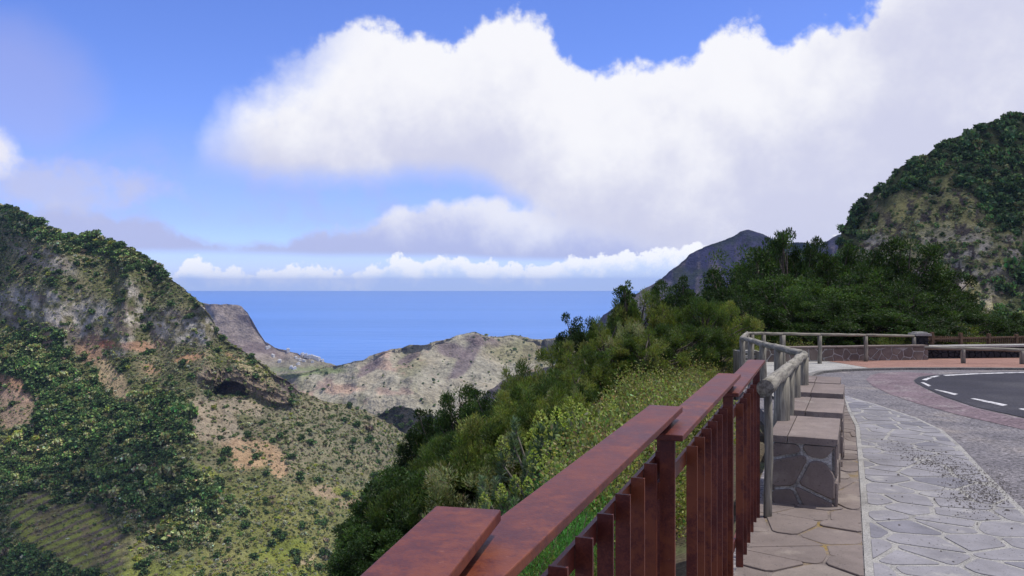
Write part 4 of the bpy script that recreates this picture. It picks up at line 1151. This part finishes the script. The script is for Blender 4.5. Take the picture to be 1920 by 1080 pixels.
def bench(fr, wd, ln, ht, seed, label):
    rng = random.Random(seed)
    a = Vector((0.40, 0.917, 0)).normalized(); r = Vector((a.y, -a.x, 0)); up = Vector((0, 0, 1))
    z = gzf(*fr)
    c = Vector((fr[0], fr[1], z)) - r * (wd / 2) + a * (ln / 2)
    o = thing('stone_bench', c, label, 'bench', 'stone bench blocks along the railing')
    mb = MB(); mb.box((0, 0, (ht - 0.06) / 2 - 0.03), (wd - 0.02, ln - 0.02, ht), (r, a, up)); mb.build('mortar_core', M['wallmortar'], o)
    o0 = -r * (wd / 2 - 0.01)
    zb = Vector((0, 0, 0.0))
    stone_face(o, -r * (wd / 2 - 0.01) - a * (ln / 2 - 0.01) + zb, r, up, -a, wd - 0.02, ht - 0.065, 0.29, rng, M['darkred'])
    stone_face(o, r * (wd / 2 - 0.01) - a * (ln / 2 - 0.01) + zb, a, up, r, ln - 0.02, ht - 0.065, 0.26, rng, M['darkred'])
    stone_face(o, -r * (wd / 2 - 0.01) + a * (ln / 2 - 0.01) + zb, -a, up, -r, ln - 0.02, ht - 0.065, 0.26, rng, M['darkred'])
    cut = rng.uniform(-0.28, -0.15) * wd
    for x0, x1 in ((-wd / 2 - 0.012, cut - 0.003), (cut + 0.003, wd / 2 + 0.012)):
        mb = MB(); L = ln / 2 + 0.012
        poly = []
        n = 7
        for s in range(n): t = s / (n - 1); poly.append((x0 + (x1 - x0) * t, -L + rng.uniform(-.006, .006)))
        for s in range(n): t = s / (n - 1); poly.append((x1 - (x1 - x0) * t, L + rng.uniform(-.006, .006)))
        mb.prism(poly, ht - 0.058, ht + rng.uniform(-.002, .003), 0.006)
        mb.v = [tuple(r * p[0] + a * p[1] + up * p[2]) for p in mb.v]
        mb.build('cap_slab', M['cap'], o)
bench((2.60, 6.39), 0.50, 1.05, 0.565, 3, 'stone bench block nearest the camera, its stone front fully in view')
bench((3.285, 7.94), 0.51, 1.02, 0.575, 4, 'second stone bench block from the rusted fence')
bench((4.03, 9.72), 0.52, 0.98, 0.575, 5, 'third stone bench block from the rusted fence')
bench((4.60, 11.2), 0.46, 0.80, 0.57, 6, 'stone bench block farthest from the camera, at the railing corner')

# ------------------------------------------------------------------ log railings
def log(parent, a, b, rad, name='rail', seed=0):
    """slightly crooked round timber; its length runs along local z so the grain follows it"""
    rng = random.Random(seed); a = Vector(a); b = Vector(b); L = (b - a).length; n = max(4, int(L / 0.35))
    o_mb = MB(); pts = []; rads = []
    for i in range(n + 1):
        t = i / n; j = 0 if i in (0, n) else 1
        pts.append((rng.uniform(-.008, .008) * j, rng.uniform(-.008, .008) * j, t * L)); rads.append(rad * (1 + rng.uniform(-.06, .06)) * (1 - 0.08 * t))
    o_mb.tube(pts, rads, 12)
    ob = o_mb.build(name, M['wood'], parent, smooth=False)
    me = ob.data; me.polygons.foreach_set('use_smooth', [len(p.vertices) == 4 for p in me.polygons])
    q = (b - a).to_track_quat('Z', 'Y')
    ob.rotation_mode = 'QUATERNION'; ob.rotation_quaternion = q; ob.location = a - parent.location
    return ob
def post(parent, x, y, z0, z1, rad, seed): return log(parent, (x, y, z0), (x, y, z1), rad, 'post', seed)
def railings():
    A = Vector(W(1437, 726, 6.0)); B = Vector(W(1508, 665, 10.7)); Cc = Vector(W(1391, 634, 17.8)); D = Vector(W(1401, 625, 21.7)); E = Vector(W(1714, 630, 25.05))
    t = thing('log_railing', (A.x, A.y, gzf(A.x, A.y)), 'grey weathered log railing beside the stone benches, near stretch', 'railing', 'grey log railings round the viewpoint')
    mid = A.lerp(B, 0.42) + Vector((0.01, 0, 0.01))
    log(t, A - (B - A).normalized() * 0.10, mid, 0.062, 'rail', 1); log(t, mid, B, 0.056, 'rail', 2)
    for f_, rad, sd in ((0.02, 0.034, 3), (0.27, 0.078, 4), (0.45, 0.06, 14), (0.64, 0.065, 5), (0.97, 0.07, 6)):
        p = A.lerp(B, f_); post(t, p.x + 0.01, p.y + 0.03, gzf(0, p.y) - 0.1, p.z - 0.03, rad, sd)
    t = thing('log_railing', (B.x, B.y, gzf(B.x, B.y)), 'grey weathered log railing turning back from the bench corner', 'railing', 'grey log railings round the viewpoint')
    m2 = B.lerp(Cc, 0.5)
    log(t, B, m2, 0.056, 'rail', 7); log(t, m2, Cc, 0.056, 'rail', 8); log(t, Cc, D, 0.055, 'rail', 9)
    for f_, sd in ((0.30, 10), (0.54, 11), (0.78, 12), (0.99, 13)):
        p = B.lerp(Cc, f_); post(t, p.x, p.y, gzf(0, p.y) - 0.1, p.z - 0.03, 0.068, sd)
    post(t, D.x, D.y, gzf(0, D.y) - 0.1, D.z - 0.03, 0.06, 15)
    t = thing('log_railing', (D.x, D.y, gzf(D.x, D.y)), 'grey log railing standing on the low purple stone wall', 'railing', 'grey log railings round the viewpoint')
    st = [1403, 1451, 1493, 1537, 1599, 1659, 1714]
    prev = D
    for k, px in enumerate(st):
        f_ = (px - 1401) / (1714 - 1401); p = D.lerp(E, f_ * (D.y / (D.y + (E.y - D.y) * (1 - f_)) if 0 else f_))
        post(t, p.x, p.y, gzf(0, p.y) - 0.05, p.z - 0.03, 0.06 if k != 3 else 0.085, 20 + k)
        if k: log(t, prev, p, 0.043, 'rail', 30 + k)
        prev = p
    # low log barrier in front of the lava wall
    a = Vector(W(1733, 652, 23.4)); b = Vector(W(1990, 658, 22.6))
    t = thing('log_barrier', (a.x, a.y, gzf(a.x, a.y)), 'low grey log barrier in front of the black lava wall', 'railing')
    log(t, a, b, 0.055, 'rail', 41)
    for px in (1808, 1918, 1985):
        f_ = (px - 1733) / (1990 - 1733); p = a.lerp(b, f_)
        post(t, p.x, p.y, gzf(0, p.y), p.z - 0.02, 0.068, px)
    # pale slatted steps behind the railing
    p = W(1406, 664, 19.0); t = thing('slatted_steps', (p[0], p[1], gzf(0, 19.0)), 'pale slatted steps behind the log railing', 'steps')
    for k in range(5):
        mb = MB(); mb.box((0.0, 0.22 * k * 0.4, 0.12 + 0.115 * k), (0.40, 0.2, 0.06)); mb.build('tread', M['concrete'], t)
    for x in (-0.23, 0.23):
        mb = MB(); mb.box((x, 0.2, 0.30), (0.06, 0.6, 0.62)); mb.build('side_board', M['wood'], t)
railings()

# ------------------------------------------------------------------ low walls behind the pavement
def walls():
    rng = random.Random(9)
    a = Vector((7.55, 23.75, 0)); b = Vector((12.92, 24.72, 0)); u = (b - a).normalized(); n = Vector((u.y, -u.x, 0)); L = (b - a).length; up = Vector((0, 0, 1))
    zt = 1.6 - (651 - HY) / F * 24.3; zb = gzf(0, 24.0)
    t = thing('stone_wall', (a + b) / 2 + Vector((0, 0, zb)), 'low purple stone wall with pale joints behind the pavement', 'wall')
    org = t.location
    mb = MB(); mb.box((0, 0, (zt - zb) / 2 - 0.03) - n * 0.16 if False else Vector((0, 0, (zt - zb) / 2 - 0.03)) - n * 0.16, (L, 0.30, zt - zb), (u, -n, up)); mb.build('mortar_core', M['wallmortar'], t)
    ht = zt - zb - 0.03
    stone_face(t, a - org + Vector((0, 0, zb)) - n * 0.01, u, up, n, L, ht, 0.27, rng, M['darkred'], 0.014, 0.03, 'stone', 1.1)
    nseg = 7
    for k in range(nseg):
        mb = MB(); mb.box(u * (L * ((k + 0.5) / nseg - 0.5)) + Vector((0, 0, zt - zb + 0.005 + rng.uniform(-.004, .004))) - n * 0.16, (L / nseg - 0.012, 0.36, 0.05), (u, -n, up)); mb.build('coping', M['cap'], t)
    # black lava wall with a pale coping
    a = Vector((13.25, 25.35, 0)); b = Vector((26.0, 27.3, 0)); u = (b - a).normalized(); n = Vector((u.y, -u.x, 0)); L = (b - a).length
    zb = gzf(0, 25.4); zt = 1.6 - (648.5 - HY) / F * 25.4; ht = zt - zb
    t = thing('lava_wall', (a + b) / 2 + Vector((0, 0, zb)), 'low black lava stone wall with a pale coping', 'wall'); org = t.location
    mb = MB(); mb.box(Vector((0, 0, ht / 2 - 0.04)) - n * 0.2, (L, 0.36, ht - 0.02), (u, -n, up)); mb.build('core', M['lava'], t)
    stone_face(t, a - org + Vector((0, 0, zb)) - n * 0.02, u, up, n, L, ht - 0.07, 0.2, rng, M['lava'], 0.05, 0.02, 'stone', 0.85)
    for k in range(10):
        mb = MB(); mb.box(u * (L * ((k + 0.5) / 10 - 0.5)) + Vector((0, 0, ht - 0.035)) - n * 0.19, (L / 10 - 0.01, 0.48, 0.06), (u, -n, up)); mb.build('coping', M['concrete'], t)
    # pillar
    c = Vector((12.93, 25.25, gzf(0, 25.2))); top = 1.6 - (627.5 - HY) / F * 25.1 - c.z
    t = thing('stone_pillar', c, 'black lava stone pillar with a white cap between the two walls', 'pillar')
    mb = MB(); mb.box((0, 0, top / 2 - 0.03), (0.34, 0.34, top)); mb.build('core', M['lava'], t)
    stone_face(t, Vector((-0.17, -0.17, 0)), Vector((1, 0, 0)), up, Vector((0, -1, 0)), 0.34, top - 0.05, 0.17, rng, M['lava'], 0.03, 0.015)
    stone_face(t, Vector((0.17, -0.17, 0)), Vector((0, 1, 0)), up, Vector((1, 0, 0)), 0.34, top - 0.05, 0.17, rng, M['lava'], 0.03, 0.015)
    mb = MB(); mb.box((0, 0, top), (0.50, 0.50, 0.07)); mb.box((0, 0, top + 0.055), (0.34, 0.34, 0.04)); mb.build('cap', M['concrete'], t)
    # brown picket fence behind the lava wall
    a = Vector(W(1738, 627, 26.2)); b = Vector(W(2060, 634.5, 28.2)); u = (b - a); u.z = 0; L = u.length; u.normalize(); nn = Vector((u.y, -u.x, 0))
    t = thing('picket_fence', (a.x, a.y, -1.0), 'brown wooden fence with close upright slats behind the lava wall', 'fence'); org = t.location
    a = Vector((a.x, a.y, a.z)); dz = (b.z - a.z)
    def pt(s, z): return a + u * s + Vector((0, 0, dz * s / L + z)) - org
    for z, nm in ((-0.02, 'top_rail'), (-0.25, 'lower_rail')):
        mb = MB(); mb.box(pt(L / 2, z), (L, 0.07, 0.055), (u, nn, up)); mb.build(nm, M['brownwood'], t)
    s = 0.2
    while s < L:
        mb = MB(); mb.box(pt(s, -0.40), (0.10, 0.10, 0.95), (u, nn, up)); mb.build('post', M['brownwood'], t); s += 1.17
    s = 0.05; me = None
    mb = MB(); mb.box((0, 0, 0), (0.045, 0.03, 0.18), (u, nn, up)); me = mb.mesh('slat', M['brownwood'])
    while s < L:
        o = link('slat', me, t, pt(s, -0.135)); s += 0.085
walls()

# ------------------------------------------------------------------ grit swept along the walk, lichen-dark
def grit():
    rng = np.random.default_rng(12); n = 3000
    m1, m2 = int(n * .50), int(n * .46); cx = np.concatenate([rng.normal(1760, 55, m1), rng.normal(1840, 35, m2), rng.uniform(1625, 1900, n - m1 - m2)])
    cy = np.concatenate([rng.normal(872, 11, m1) + 0.32 * (cx[:m1] - 1760), rng.normal(925, 22, m2), rng.uniform(800, 1060, n - m1 - m2)])
    V = []; Fq = []
    base = np.array([(-1, -.7, 0), (.8, -.9, 0), (1, .6, 0), (-.6, 1, 0), (-.4, -.3, .8), (.5, -.2, .7), (.3, .5, .75), (-.3, .4, .7)])
    fc = np.array([(4, 5, 6, 7), (0, 1, 5, 4), (1, 2, 6, 5), (2, 3, 7, 6), (3, 0, 4, 7)])
    for k in range(n):
        x, y = G(cx[k], cy[k]); s = 0.0034 * math.exp(rng.normal(0, 0.45)); a = rng.uniform(0, 6.28); c, si = math.cos(a), math.sin(a)
        q = base * s * rng.uniform(0.7, 1.4, 3); q = np.stack([q[:, 0] * c - q[:, 1] * si + x, q[:, 0] * si + q[:, 1] * c + y, q[:, 2] + gzf(x, y) + 0.017], 1)
        V.append(q); Fq.append(fc + 8 * k)
    link('grit', mesh_np('grit', np.concatenate(V), [np.concatenate(Fq)], M['pebble']), kind='stuff', label='dark grit scattered over the walk')
grit()
#@@NEXT
# ================================================================== VEGETATION ROUND THE VIEWPOINT
TP = {}
def protos():
    TP['l0'] = tree_proto(1, 'laurel', 5.0, 1.9, 95, 190, 0.105, 0.42)
    TP['l1'] = tree_proto(2, 'laurel', 5.0, 1.6, 80, 190, 0.10, 0.45, base=0.3)
    TP['l2'] = tree_proto(3, 'laurel', 5.0, 2.1, 110, 180, 0.11, 0.40, base=0.18)
    TP['open'] = tree_proto(4, 'laurel', 5.0, 1.3, 30, 110, 0.11, 0.45, base=0.42, lean=0.3)
    TP['h0'] = tree_proto(5, 'heath', 4.5, 1.5, 52, 330, 0.15, 0.16, base=0.15, palette='heath')
    TP['h1'] = tree_proto(6, 'heath', 4.5, 1.3, 46, 330, 0.14, 0.16, base=0.2, palette='heath')
    TP['h2'] = tree_proto(7, 'heath', 4.5, 1.7, 60, 310, 0.15, 0.17, base=0.1, palette='heath')
    TP['p0'] = tree_proto(8, 'heath', 4.0, 1.2, 45, 110, 0.13, 0.18, base=0.15, palette='pale')
    TP['d0'] = tree_proto(15, 'heath', 4.5, 1.5, 54, 320, 0.14, 0.17, base=0.12, palette='dark')
    TP['d1'] = tree_proto(16, 'heath', 4.5, 1.3, 46, 320, 0.13, 0.18, base=0.16, palette='dark')
    TP['spire'] = tree_proto(9, 'laurel', 5.0, 0.7, 80, 70, 0.09, 0.45, base=0.25)
protos()
PH = {'l0': 5, 'l1': 5, 'l2': 5, 'open': 5, 'h0': 4.5, 'h1': 4.5, 'h2': 4.5, 'd0': 4.5, 'd1': 4.5, 'p0': 4.0, 'spire': 5}
PR = {'l0': 1.9, 'l1': 1.6, 'l2': 2.1, 'open': 1.3, 'h0': 1.5, 'h1': 1.3, 'h2': 1.7, 'd0': 1.5, 'd1': 1.3, 'p0': 1.2, 'spire': 0.7}
def tree(kind, px, top, d, wpx, label, cat='tree', group=None, name=None):
    x = (px - 960) / F * d; zt = CZ + (HY - top) / F * d
    zb = float(bank_z(x, d)); H = max(zt - zb, 1.4)
    rng = random.Random(int(px * 7 + top))
    o = thing(name or {'l': 'laurel_tree', 'o': 'laurel_tree', 's': 'laurel_tree', 'h': 'heath_tree', 'd': 'heath_tree', 'p': 'heath_tree'}[kind[0]], (x, d, zb), label, cat, group)
    tr, cr = TP[kind]
    sw = wpx / F * d / 2 / PR[kind] * 1.22; sz = H / PH[kind] * 1.04
    for nm, me in (('trunk', tr), ('crown', cr)):
        c = link(nm, me, o); c.scale = (sw, sw, sz)
    o.rotation_euler = (0, 0, rng.uniform(0, 6.28))
    return o
def trees():
    g1 = 'laurel trees massed behind the far railing'
    for k, px, top, d, w, lb in [
            ('open', 1472, 428, 34, 85, 'thin laurel tree with an open crown, rising highest above the dark grove'),
            ('l1', 1513, 452, 35, 95, 'laurel tree just beside the highest open crowned one, second peak of the grove'),
            ('l0', 1418, 486, 33, 160, 'broad dark laurel tree at the front of the grove, before the blue headland'),
            ('l1', 1380, 512, 31, 110, 'dark laurel tree at the seaward end of the grove'),
            ('l2', 1580, 478, 36, 170, 'broad laurel tree in the middle of the grove, where the green mountain begins'),
            ('l0', 1697, 466, 35, 160, 'tall rounded laurel tree standing before the bare rock face'),
            ('l1', 1548, 466, 37, 110, 'laurel tree behind the middle of the grove, just inland of the second peak'),
            ('l2', 1640, 484, 37, 130, 'laurel tree between the middle of the grove and the rounded one'),
            ('l0', 1450, 476, 36, 120, 'laurel tree under the highest open crowned one'),
            ('l1', 1752, 505, 35, 120, 'laurel tree on the mountain side of the rounded one, lower'),
            ('l0', 1797, 558, 33, 110, 'small laurel tree at the mountain end of the grove')]:
        tree(k, px, top, d, w, lb, group=g1)
    for k, px, top, d, w in [('l2', 1640, 505, 33, 150), ('l1', 1535, 520, 31, 130), ('l0', 1460, 530, 30, 140), ('l2', 1690, 545, 30, 150), ('l0', 1600, 545, 30, 150), ('l2', 1400, 560, 28.5, 120), ('l1', 1755, 570, 30, 110), ('l0', 1820, 585, 30, 100), ('l2', 1500, 560, 28.5, 140), ('l0', 1560, 575, 28.5, 130), ('l1', 1640, 575, 28.5, 130), ('l2', 1720, 590, 28.5, 130), ('l1', 1860, 600, 31, 90), ('l0', 1910, 595, 32, 90), ('h0', 1790, 605, 29, 90)]:
        if px < 1520: lb, gr = 'dark laurel tree low in the seaward half of the grove', 'low laurels, seaward half'
        elif px < 1770: lb, gr = 'dark laurel tree low in the grove behind the purple stone wall', 'low laurels behind the stone wall'
        else: lb, gr = 'low laurel tree behind the brown picket fence', 'low laurels behind the picket fence'
        tree(k, px, top, d, w, lb, group=gr)
    g2 = 'heath and laurel trees on the seaward bank'
    for k, px, top, d, w, lb in [
            ('spire', 1171, 524, 23, 46, 'slender spire of leaves standing up against the sea horizon'),
            ('h1', 1190, 548, 23, 95, 'heath tree below the slender spire, against the sea'),
            ('l1', 1266, 524, 27, 90, 'pointed dark tree before the blue headland cliff'),
            ('h0', 1228, 566, 23, 100, 'heath tree between the spire and the pointed dark tree'),
            ('d0', 1312, 560, 24, 100, 'heath tree between the pointed dark tree and the grove'),
            ('h2', 1355, 575, 24, 100, 'olive heath tree at the foot of the grove'),
            ('l1', 1093, 594, 22, 80, 'dark tree topping the bank just above the dry hill'),
            ('h1', 1135, 600, 21, 90, 'heath tree just inland of the dark tree above the dry hill'),
            ('h2', 1040, 655, 20, 140, 'broad yellowish heath tree against the dry hill'),
            ('h0', 975, 690, 19, 100, 'upright heath tree at the foot of the broad yellowish one'),
            ('l1', 925, 735, 22, 90, 'rounded laurel tree on the bank before the dry hill'),
            ('l0', 868, 742, 24, 110, 'dark laurel tree with a ragged crown over the valley'),
            ('l1', 818, 770, 25, 95, 'laurel tree leaning out over the valley slope'),
            ('l0', 778, 835, 25, 90, 'dark laurel tree hanging lowest beside the sunlit slope'),
            ('p0', 905, 800, 17, 110, 'pale greyish heath bush with dry twigs on the bank')]:
        tree(k, px, top, d, w, lb, group=g2)
    fill = [('d0', 700, 1052, 25, 100), ('d1', 735, 1012, 19, 110), ('d0', 690, 1075, 20, 90), ('l1', 770, 900, 25, 100), ('d0', 740, 945, 27, 95), ('l0', 722, 985, 28, 90), ('d1', 700, 1035, 28, 80), ('h0', 825, 880, 20, 130), ('h2', 860, 845, 19, 120), ('d1', 800, 940, 21, 110), ('d0', 770, 1000, 22, 110), ('h0', 820, 960, 17, 130), ('d1', 735, 1060, 22, 100), ('l1', 840, 820, 23, 100),
            ('h0', 960, 770, 15.5, 120), ('d0', 1010, 735, 16, 140), ('h1', 1075, 690, 17, 130), ('h0', 1100, 660, 19, 120), ('d1', 1155, 640, 19, 130), ('h1', 1210, 620, 19, 120), ('d0', 1265, 610, 20, 120), ('d1', 1320, 612, 21, 110), ('h1', 905, 850, 14, 120), ('h2', 870, 905, 14, 130), ('p0', 1180, 600, 20, 70), ('p0', 1050, 720, 14, 80), ('h0', 790, 1020, 16, 140), ('h1', 1170, 585, 24, 80)]
    for k, px, top, d, w in fill:
        if top > 930: lb, gr = 'dark low tree in the thicket just past the nearest rail end', 'trees past the nearest rail end'
        elif px < 880: lb, gr = 'low tree on the steep bank beside the sunlit valley slope', 'trees beside the sunlit slope'
        elif px < 1000: lb, gr = 'low heath tree on the bank seaward of the flowering spurge', 'heath seaward of the spurge'
        elif px < 1140: lb, gr = 'heath tree on the bank in front of the dry hill', 'heath in front of the dry hill'
        else: lb, gr = 'heath tree between the brambles and the far railing corner', 'heath beyond the brambles'
        tree(k, px, top, d, w, lb, group=gr)
trees()

def bank_pick(px, rng):
    n = len(px); r = rng.random(n)
    far = np.where(r < 0.5, 3, rng.integers(5, 7, n))
    mid = np.where(r < 0.28, 4, np.where(r < 0.7, rng.integers(5, 7, n), rng.integers(0, 3, n)))
    near = np.where(r < 0.08, 4, np.where(r < 0.5, rng.integers(5, 7, n), rng.integers(0, 3, n)))
    return np.where(px < 800, far, np.where(px < 960, mid, near))
def thicket():
    kinds = [shrub_mesh(60 + i, 'bramble', 0.6, 0.95, 4200, 0.038, 0.62, 30) for i in range(3)] + [shrub_mesh(70 + i, 'feather', 0.5, 0.75, 6500, 0.05, 0.12, 40, 'feather') for i in range(2)] + [shrub_mesh(80, 'pale', 0.6, 0.9, 700, 0.045, 0.4, 60)] + [shrub_mesh(81, 'heath', 0.5, 0.9, 5500, 0.055, 0.16, 40, 'feather')]
    coll = proto_collection('undergrowth_kind', kinds)
    rng = np.random.default_rng(33); n = 2200
    X_ = rng.uniform(-14, 9, n); Y_ = rng.uniform(0.5, 27, n)
    t, ez = edge_dist(X_, Y_)
    keep = (t > 0.35) & (t < 11) & (X_ / np.maximum(Y_, 0.1) > -0.45)
    X_, Y_, t = X_[keep], Y_[keep], t[keep]; n = len(X_)
    z = bank_z(X_, Y_)
    px = 960 + X_ / Y_ * F
    zone = fbm(np.stack([X_, Y_, 0 * X_], -1), 0.35, 3, 0.5, 5)
    r = rng.random(n)
    feather = (px > 820) & (px < 1130) & (Y_ < 9.5)
    idx = np.where(r < 0.80, rng.integers(0, 3, n), np.where(r < 0.93, 5, 6))
    idx = np.where(feather & (r < 0.78), rng.integers(3, 5, n), idx)
    idx = np.where((t > 4.5) & (r > 0.4), 6, idx)
    s = np.exp(rng.normal(0, 0.22, n)) * np.clip(0.80 + 0.13 * t, 0.8, 1.6) * (1 + 0.5 * zone)
    s = np.where(Y_ < 7, s * np.clip(0.35 + 0.1 * (Y_ - 2), 0.3, 1), s)
    top_py = HY - (z + 1.1 * s - CZ) / Y_ * F
    lim = np.interp(px, [820, 850, 960, 1000, 1060, 1120, 1165, 1200, 1280, 1380, 1500], [1150, 935, 910, 850, 835, 815, 700, 652, 632, 625, 625])
    k = (top_py > lim) & (px > 820) & (t > 0.3 + 0.65 * s)
    X_, Y_, z, idx, s, t = X_[k], Y_[k], z[k], idx[k], s[k], t[k]; n = len(X_)
    rot = np.stack([rng.normal(0, 0.12, n), rng.normal(0, 0.12, n), rng.uniform(0, 6.28, n)], 1)
    gn_scatter('undergrowth', np.stack([X_, Y_, z], 1), idx, s, rot, coll, 'bramble and fennel undergrowth on the bank behind the fence')
    # heath thicket further down the bank, under the named trees
    n = 2000; X_ = rng.uniform(-26, 9, n); Y_ = rng.uniform(11.8, 46, n)
    t, ez = edge_dist(X_, Y_); px = 960 + X_ / Y_ * F; z = bank_z(X_, Y_)
    s = np.exp(rng.normal(0, 0.2, n)) * np.clip(0.36 + 0.03 * t, 0.36, 0.8)
    lim = np.interp(px, [560, 640, 700, 755, 785, 850, 940, 1000, 1100, 1170, 1300, 1380], [1250, 1120, 1000, 910, 860, 805, 768, 705, 650, 590, 605, 600])
    s = np.minimum(s, (CZ + (HY - lim) / F * Y_ - z) / 4.4)
    k = (t > np.where(px > 1100, 4.8, 2.2)) & (s > 0.16) & (px > 560) & (px < 1420)
    X_, Y_, z, s = X_[k], Y_[k], z[k], s[k]; n = len(X_)
    c2 = proto_collection('thicket_kind', [TP['h0'][1], TP['h1'][1], TP['h2'][1], TP['l1'][1], TP['p0'][1], TP['d0'][1], TP['d1'][1]])
    gn_scatter('bank_thicket', np.stack([X_, Y_, z - 0.2], 1), bank_pick(px[k], rng), np.stack([s * 1.15, s * 1.15, s], 1), np.stack([np.zeros(n), np.zeros(n), rng.uniform(0, 6.28, n)], 1), c2, 'heath thicket covering the steep bank')
    # wild growth behind the far railing
    n = 110; X_ = rng.uniform(5.5, 19, n); Y_ = 24.2 + (X_ - 5.5) * 0.2 + rng.uniform(0.9, 5.0, n)
    tt, _ = edge_dist(X_, Y_); k = tt > 0.5; X_, Y_ = X_[k], Y_[k]; n = len(X_)
    gn_scatter('far_undergrowth', np.stack([X_, Y_, bank_z(X_, Y_)], 1), np.where(rng.random(n) < 0.6, rng.integers(0, 3, n), 6), np.exp(rng.normal(0, 0.25, n)) * 0.8, np.stack([np.zeros(n), np.zeros(n), rng.uniform(0, 6.28, n)], 1), coll, 'leafy undergrowth showing through the far railing')
thicket()

def spurge_meshes(seed):
    """several thick stems, each a rosette of narrow blue-green leaves under a yellow-green flower spike"""
    rng = np.random.default_rng(seed); LV = []; LF = []; LC = []; o = 0; spikes = []; st = MB()
    for s in range(14):
        a = rng.uniform(0, 6.28); r = rng.uniform(0.05, 0.45); h = rng.uniform(0.55, 0.85)
        base = np.array([0.02 * math.cos(a), 0.02 * math.sin(a), -0.1]); tip = np.array([r * math.cos(a), r * math.sin(a), h])
        st.tube([base, (base + tip) / 2 + [0, 0, 0.06], tip], [0.016, 0.013, 0.01], 6)
        n = 130; t = rng.random((n, 1)); c = tip + (t - 0.7) * np.array([0, 0, 0.24])
        th = rng.uniform(0, 6.28, n); el_ = 0.1 + 0.9 * t[:, 0] + rng.normal(0, 0.15, n)
        d = np.stack([np.cos(th) * np.cos(el_), np.sin(th) * np.cos(el_), np.sin(el_)], 1)
        v, f = leaf_quads(c, d, rng.uniform(0.055, 0.095, n), 0.013, rng, -0.05)
        LV.append(v); LF.append(f + o); o += len(v); LC.append(np.repeat(tints(n, [(0.060, 0.090, 0.050), (0.078, 0.105, 0.066), (0.048, 0.075, 0.04)], rng, 0.15, 0.06), 4, 0))
        if s < 5:
            n = 110; t = rng.random((n, 1)); th = rng.uniform(0, 6.28, n)
            w = 0.055 * np.sin(np.pi * np.clip(t[:, 0] * 0.9 + 0.12, 0, 1))
            c = tip + np.concatenate([(np.cos(th) * w)[:, None], (np.sin(th) * w)[:, None], 0.02 + t * 0.22], 1)
            d = unit(np.stack([np.cos(th), np.sin(th), np.full(n, 0.6)], 1))
            v, f = leaf_quads(c, d, 0.028, 0.024, rng)
            spikes.append(mesh_np('flower_spike', v, [f], M['leaf'], np.repeat(tints(n, [(0.15, 0.18, 0.04), (0.175, 0.20, 0.05), (0.12, 0.155, 0.035)], rng, 0.15, 0.06), 4, 0)))
    return st.mesh('stem', M['twig']), mesh_np('leaf_rosettes', np.concatenate(LV), [np.concatenate(LF)], M['leaf'], np.concatenate(LC)), spikes
def spurges():
    sets = [spurge_meshes(1), spurge_meshes(2)]
    for k, (px, py, d, s, lb) in enumerate([
            (1032, 790, 10.5, 1.25, 'spurge with yellow green flower spikes, seaward one of the upper clump'), (1078, 778, 10.5, 1.3, 'spurge with yellow green flower spikes, middle of the upper clump'),
            (1128, 772, 10.8, 1.3, 'spurge with yellow green flower spikes, inland one of the upper clump'), (1000, 845, 9.5, 1.1, 'spurge with yellow flower heads just below the upper clump'),
            (968, 895, 9.0, 1.15, 'blue green spurge lowest on the bank, beside the dark heath'), (1165, 768, 11.2, 1.0, 'small spurge at the edge of the brambles')]):
        x = (px - 960) / F * d; z = float(bank_z(x, d)); s = (CZ + (HY - py + 8) / F * d - z) / 1.0
        o = thing('spurge_plant', (x, d, z), lb, 'plant', 'flowering spurge plants on the bank'); o.scale = (s, s, s); o.rotation_euler = (0, 0, k * 1.7)
        st, lv, sp = sets[k % 2]
        link('stem', st, o); link('leaf_rosettes', lv, o)
        for m in sp: link('flower_spike', m, o)
spurges()

# ------------------------------------------------------------------ village on the headland
def village():
    P, _ = TERR['headland']; Q = P.reshape(-1, 3); qx = 960 + Q[:, 0] / Q[:, 1] * F; qy = HY - (Q[:, 2] - CZ) / Q[:, 1] * F
    spots = [(541, 655, 9), (566, 663, 8), (573, 667, 9), (578, 668, 7), (583, 669, 8), (588, 671, 9), (594, 673, 10), (599, 675, 8), (604, 677, 7), (524, 679, 10), (546, 690, 8), (552, 692, 9), (560, 684, 7), (562, 676, 7), (503, 654, 9), (512, 668, 7), (571, 678, 7), (556, 672, 7), (585, 680, 6)]
    for i, (px, py, w) in enumerate(spots):
        k = np.argmin((qx - px) ** 2 + (qy - py) ** 2); p = Q[k]
        mb = MB(); w *= 0.75; l = w * random.uniform(1.1, 1.7); h = w * random.uniform(0.55, 0.8)
        mb.box((0, 0, h / 2 - 2), (l, w, h + 4)); mb.box((0, 0, h + 0.25), (l + 0.6, w + 0.6, 0.5)); mb.box((l * 0.2, 0, h + 1.2), (l * 0.4, w * 0.7, 2.0))
        o = mb.build('village_house', M['whitewash'], loc=tuple(p), label='small white flat roofed house in the village on the headland', cat='house', group='white village houses on the headland')
        o.rotation_euler = (0, 0, random.uniform(0, 3))
village()
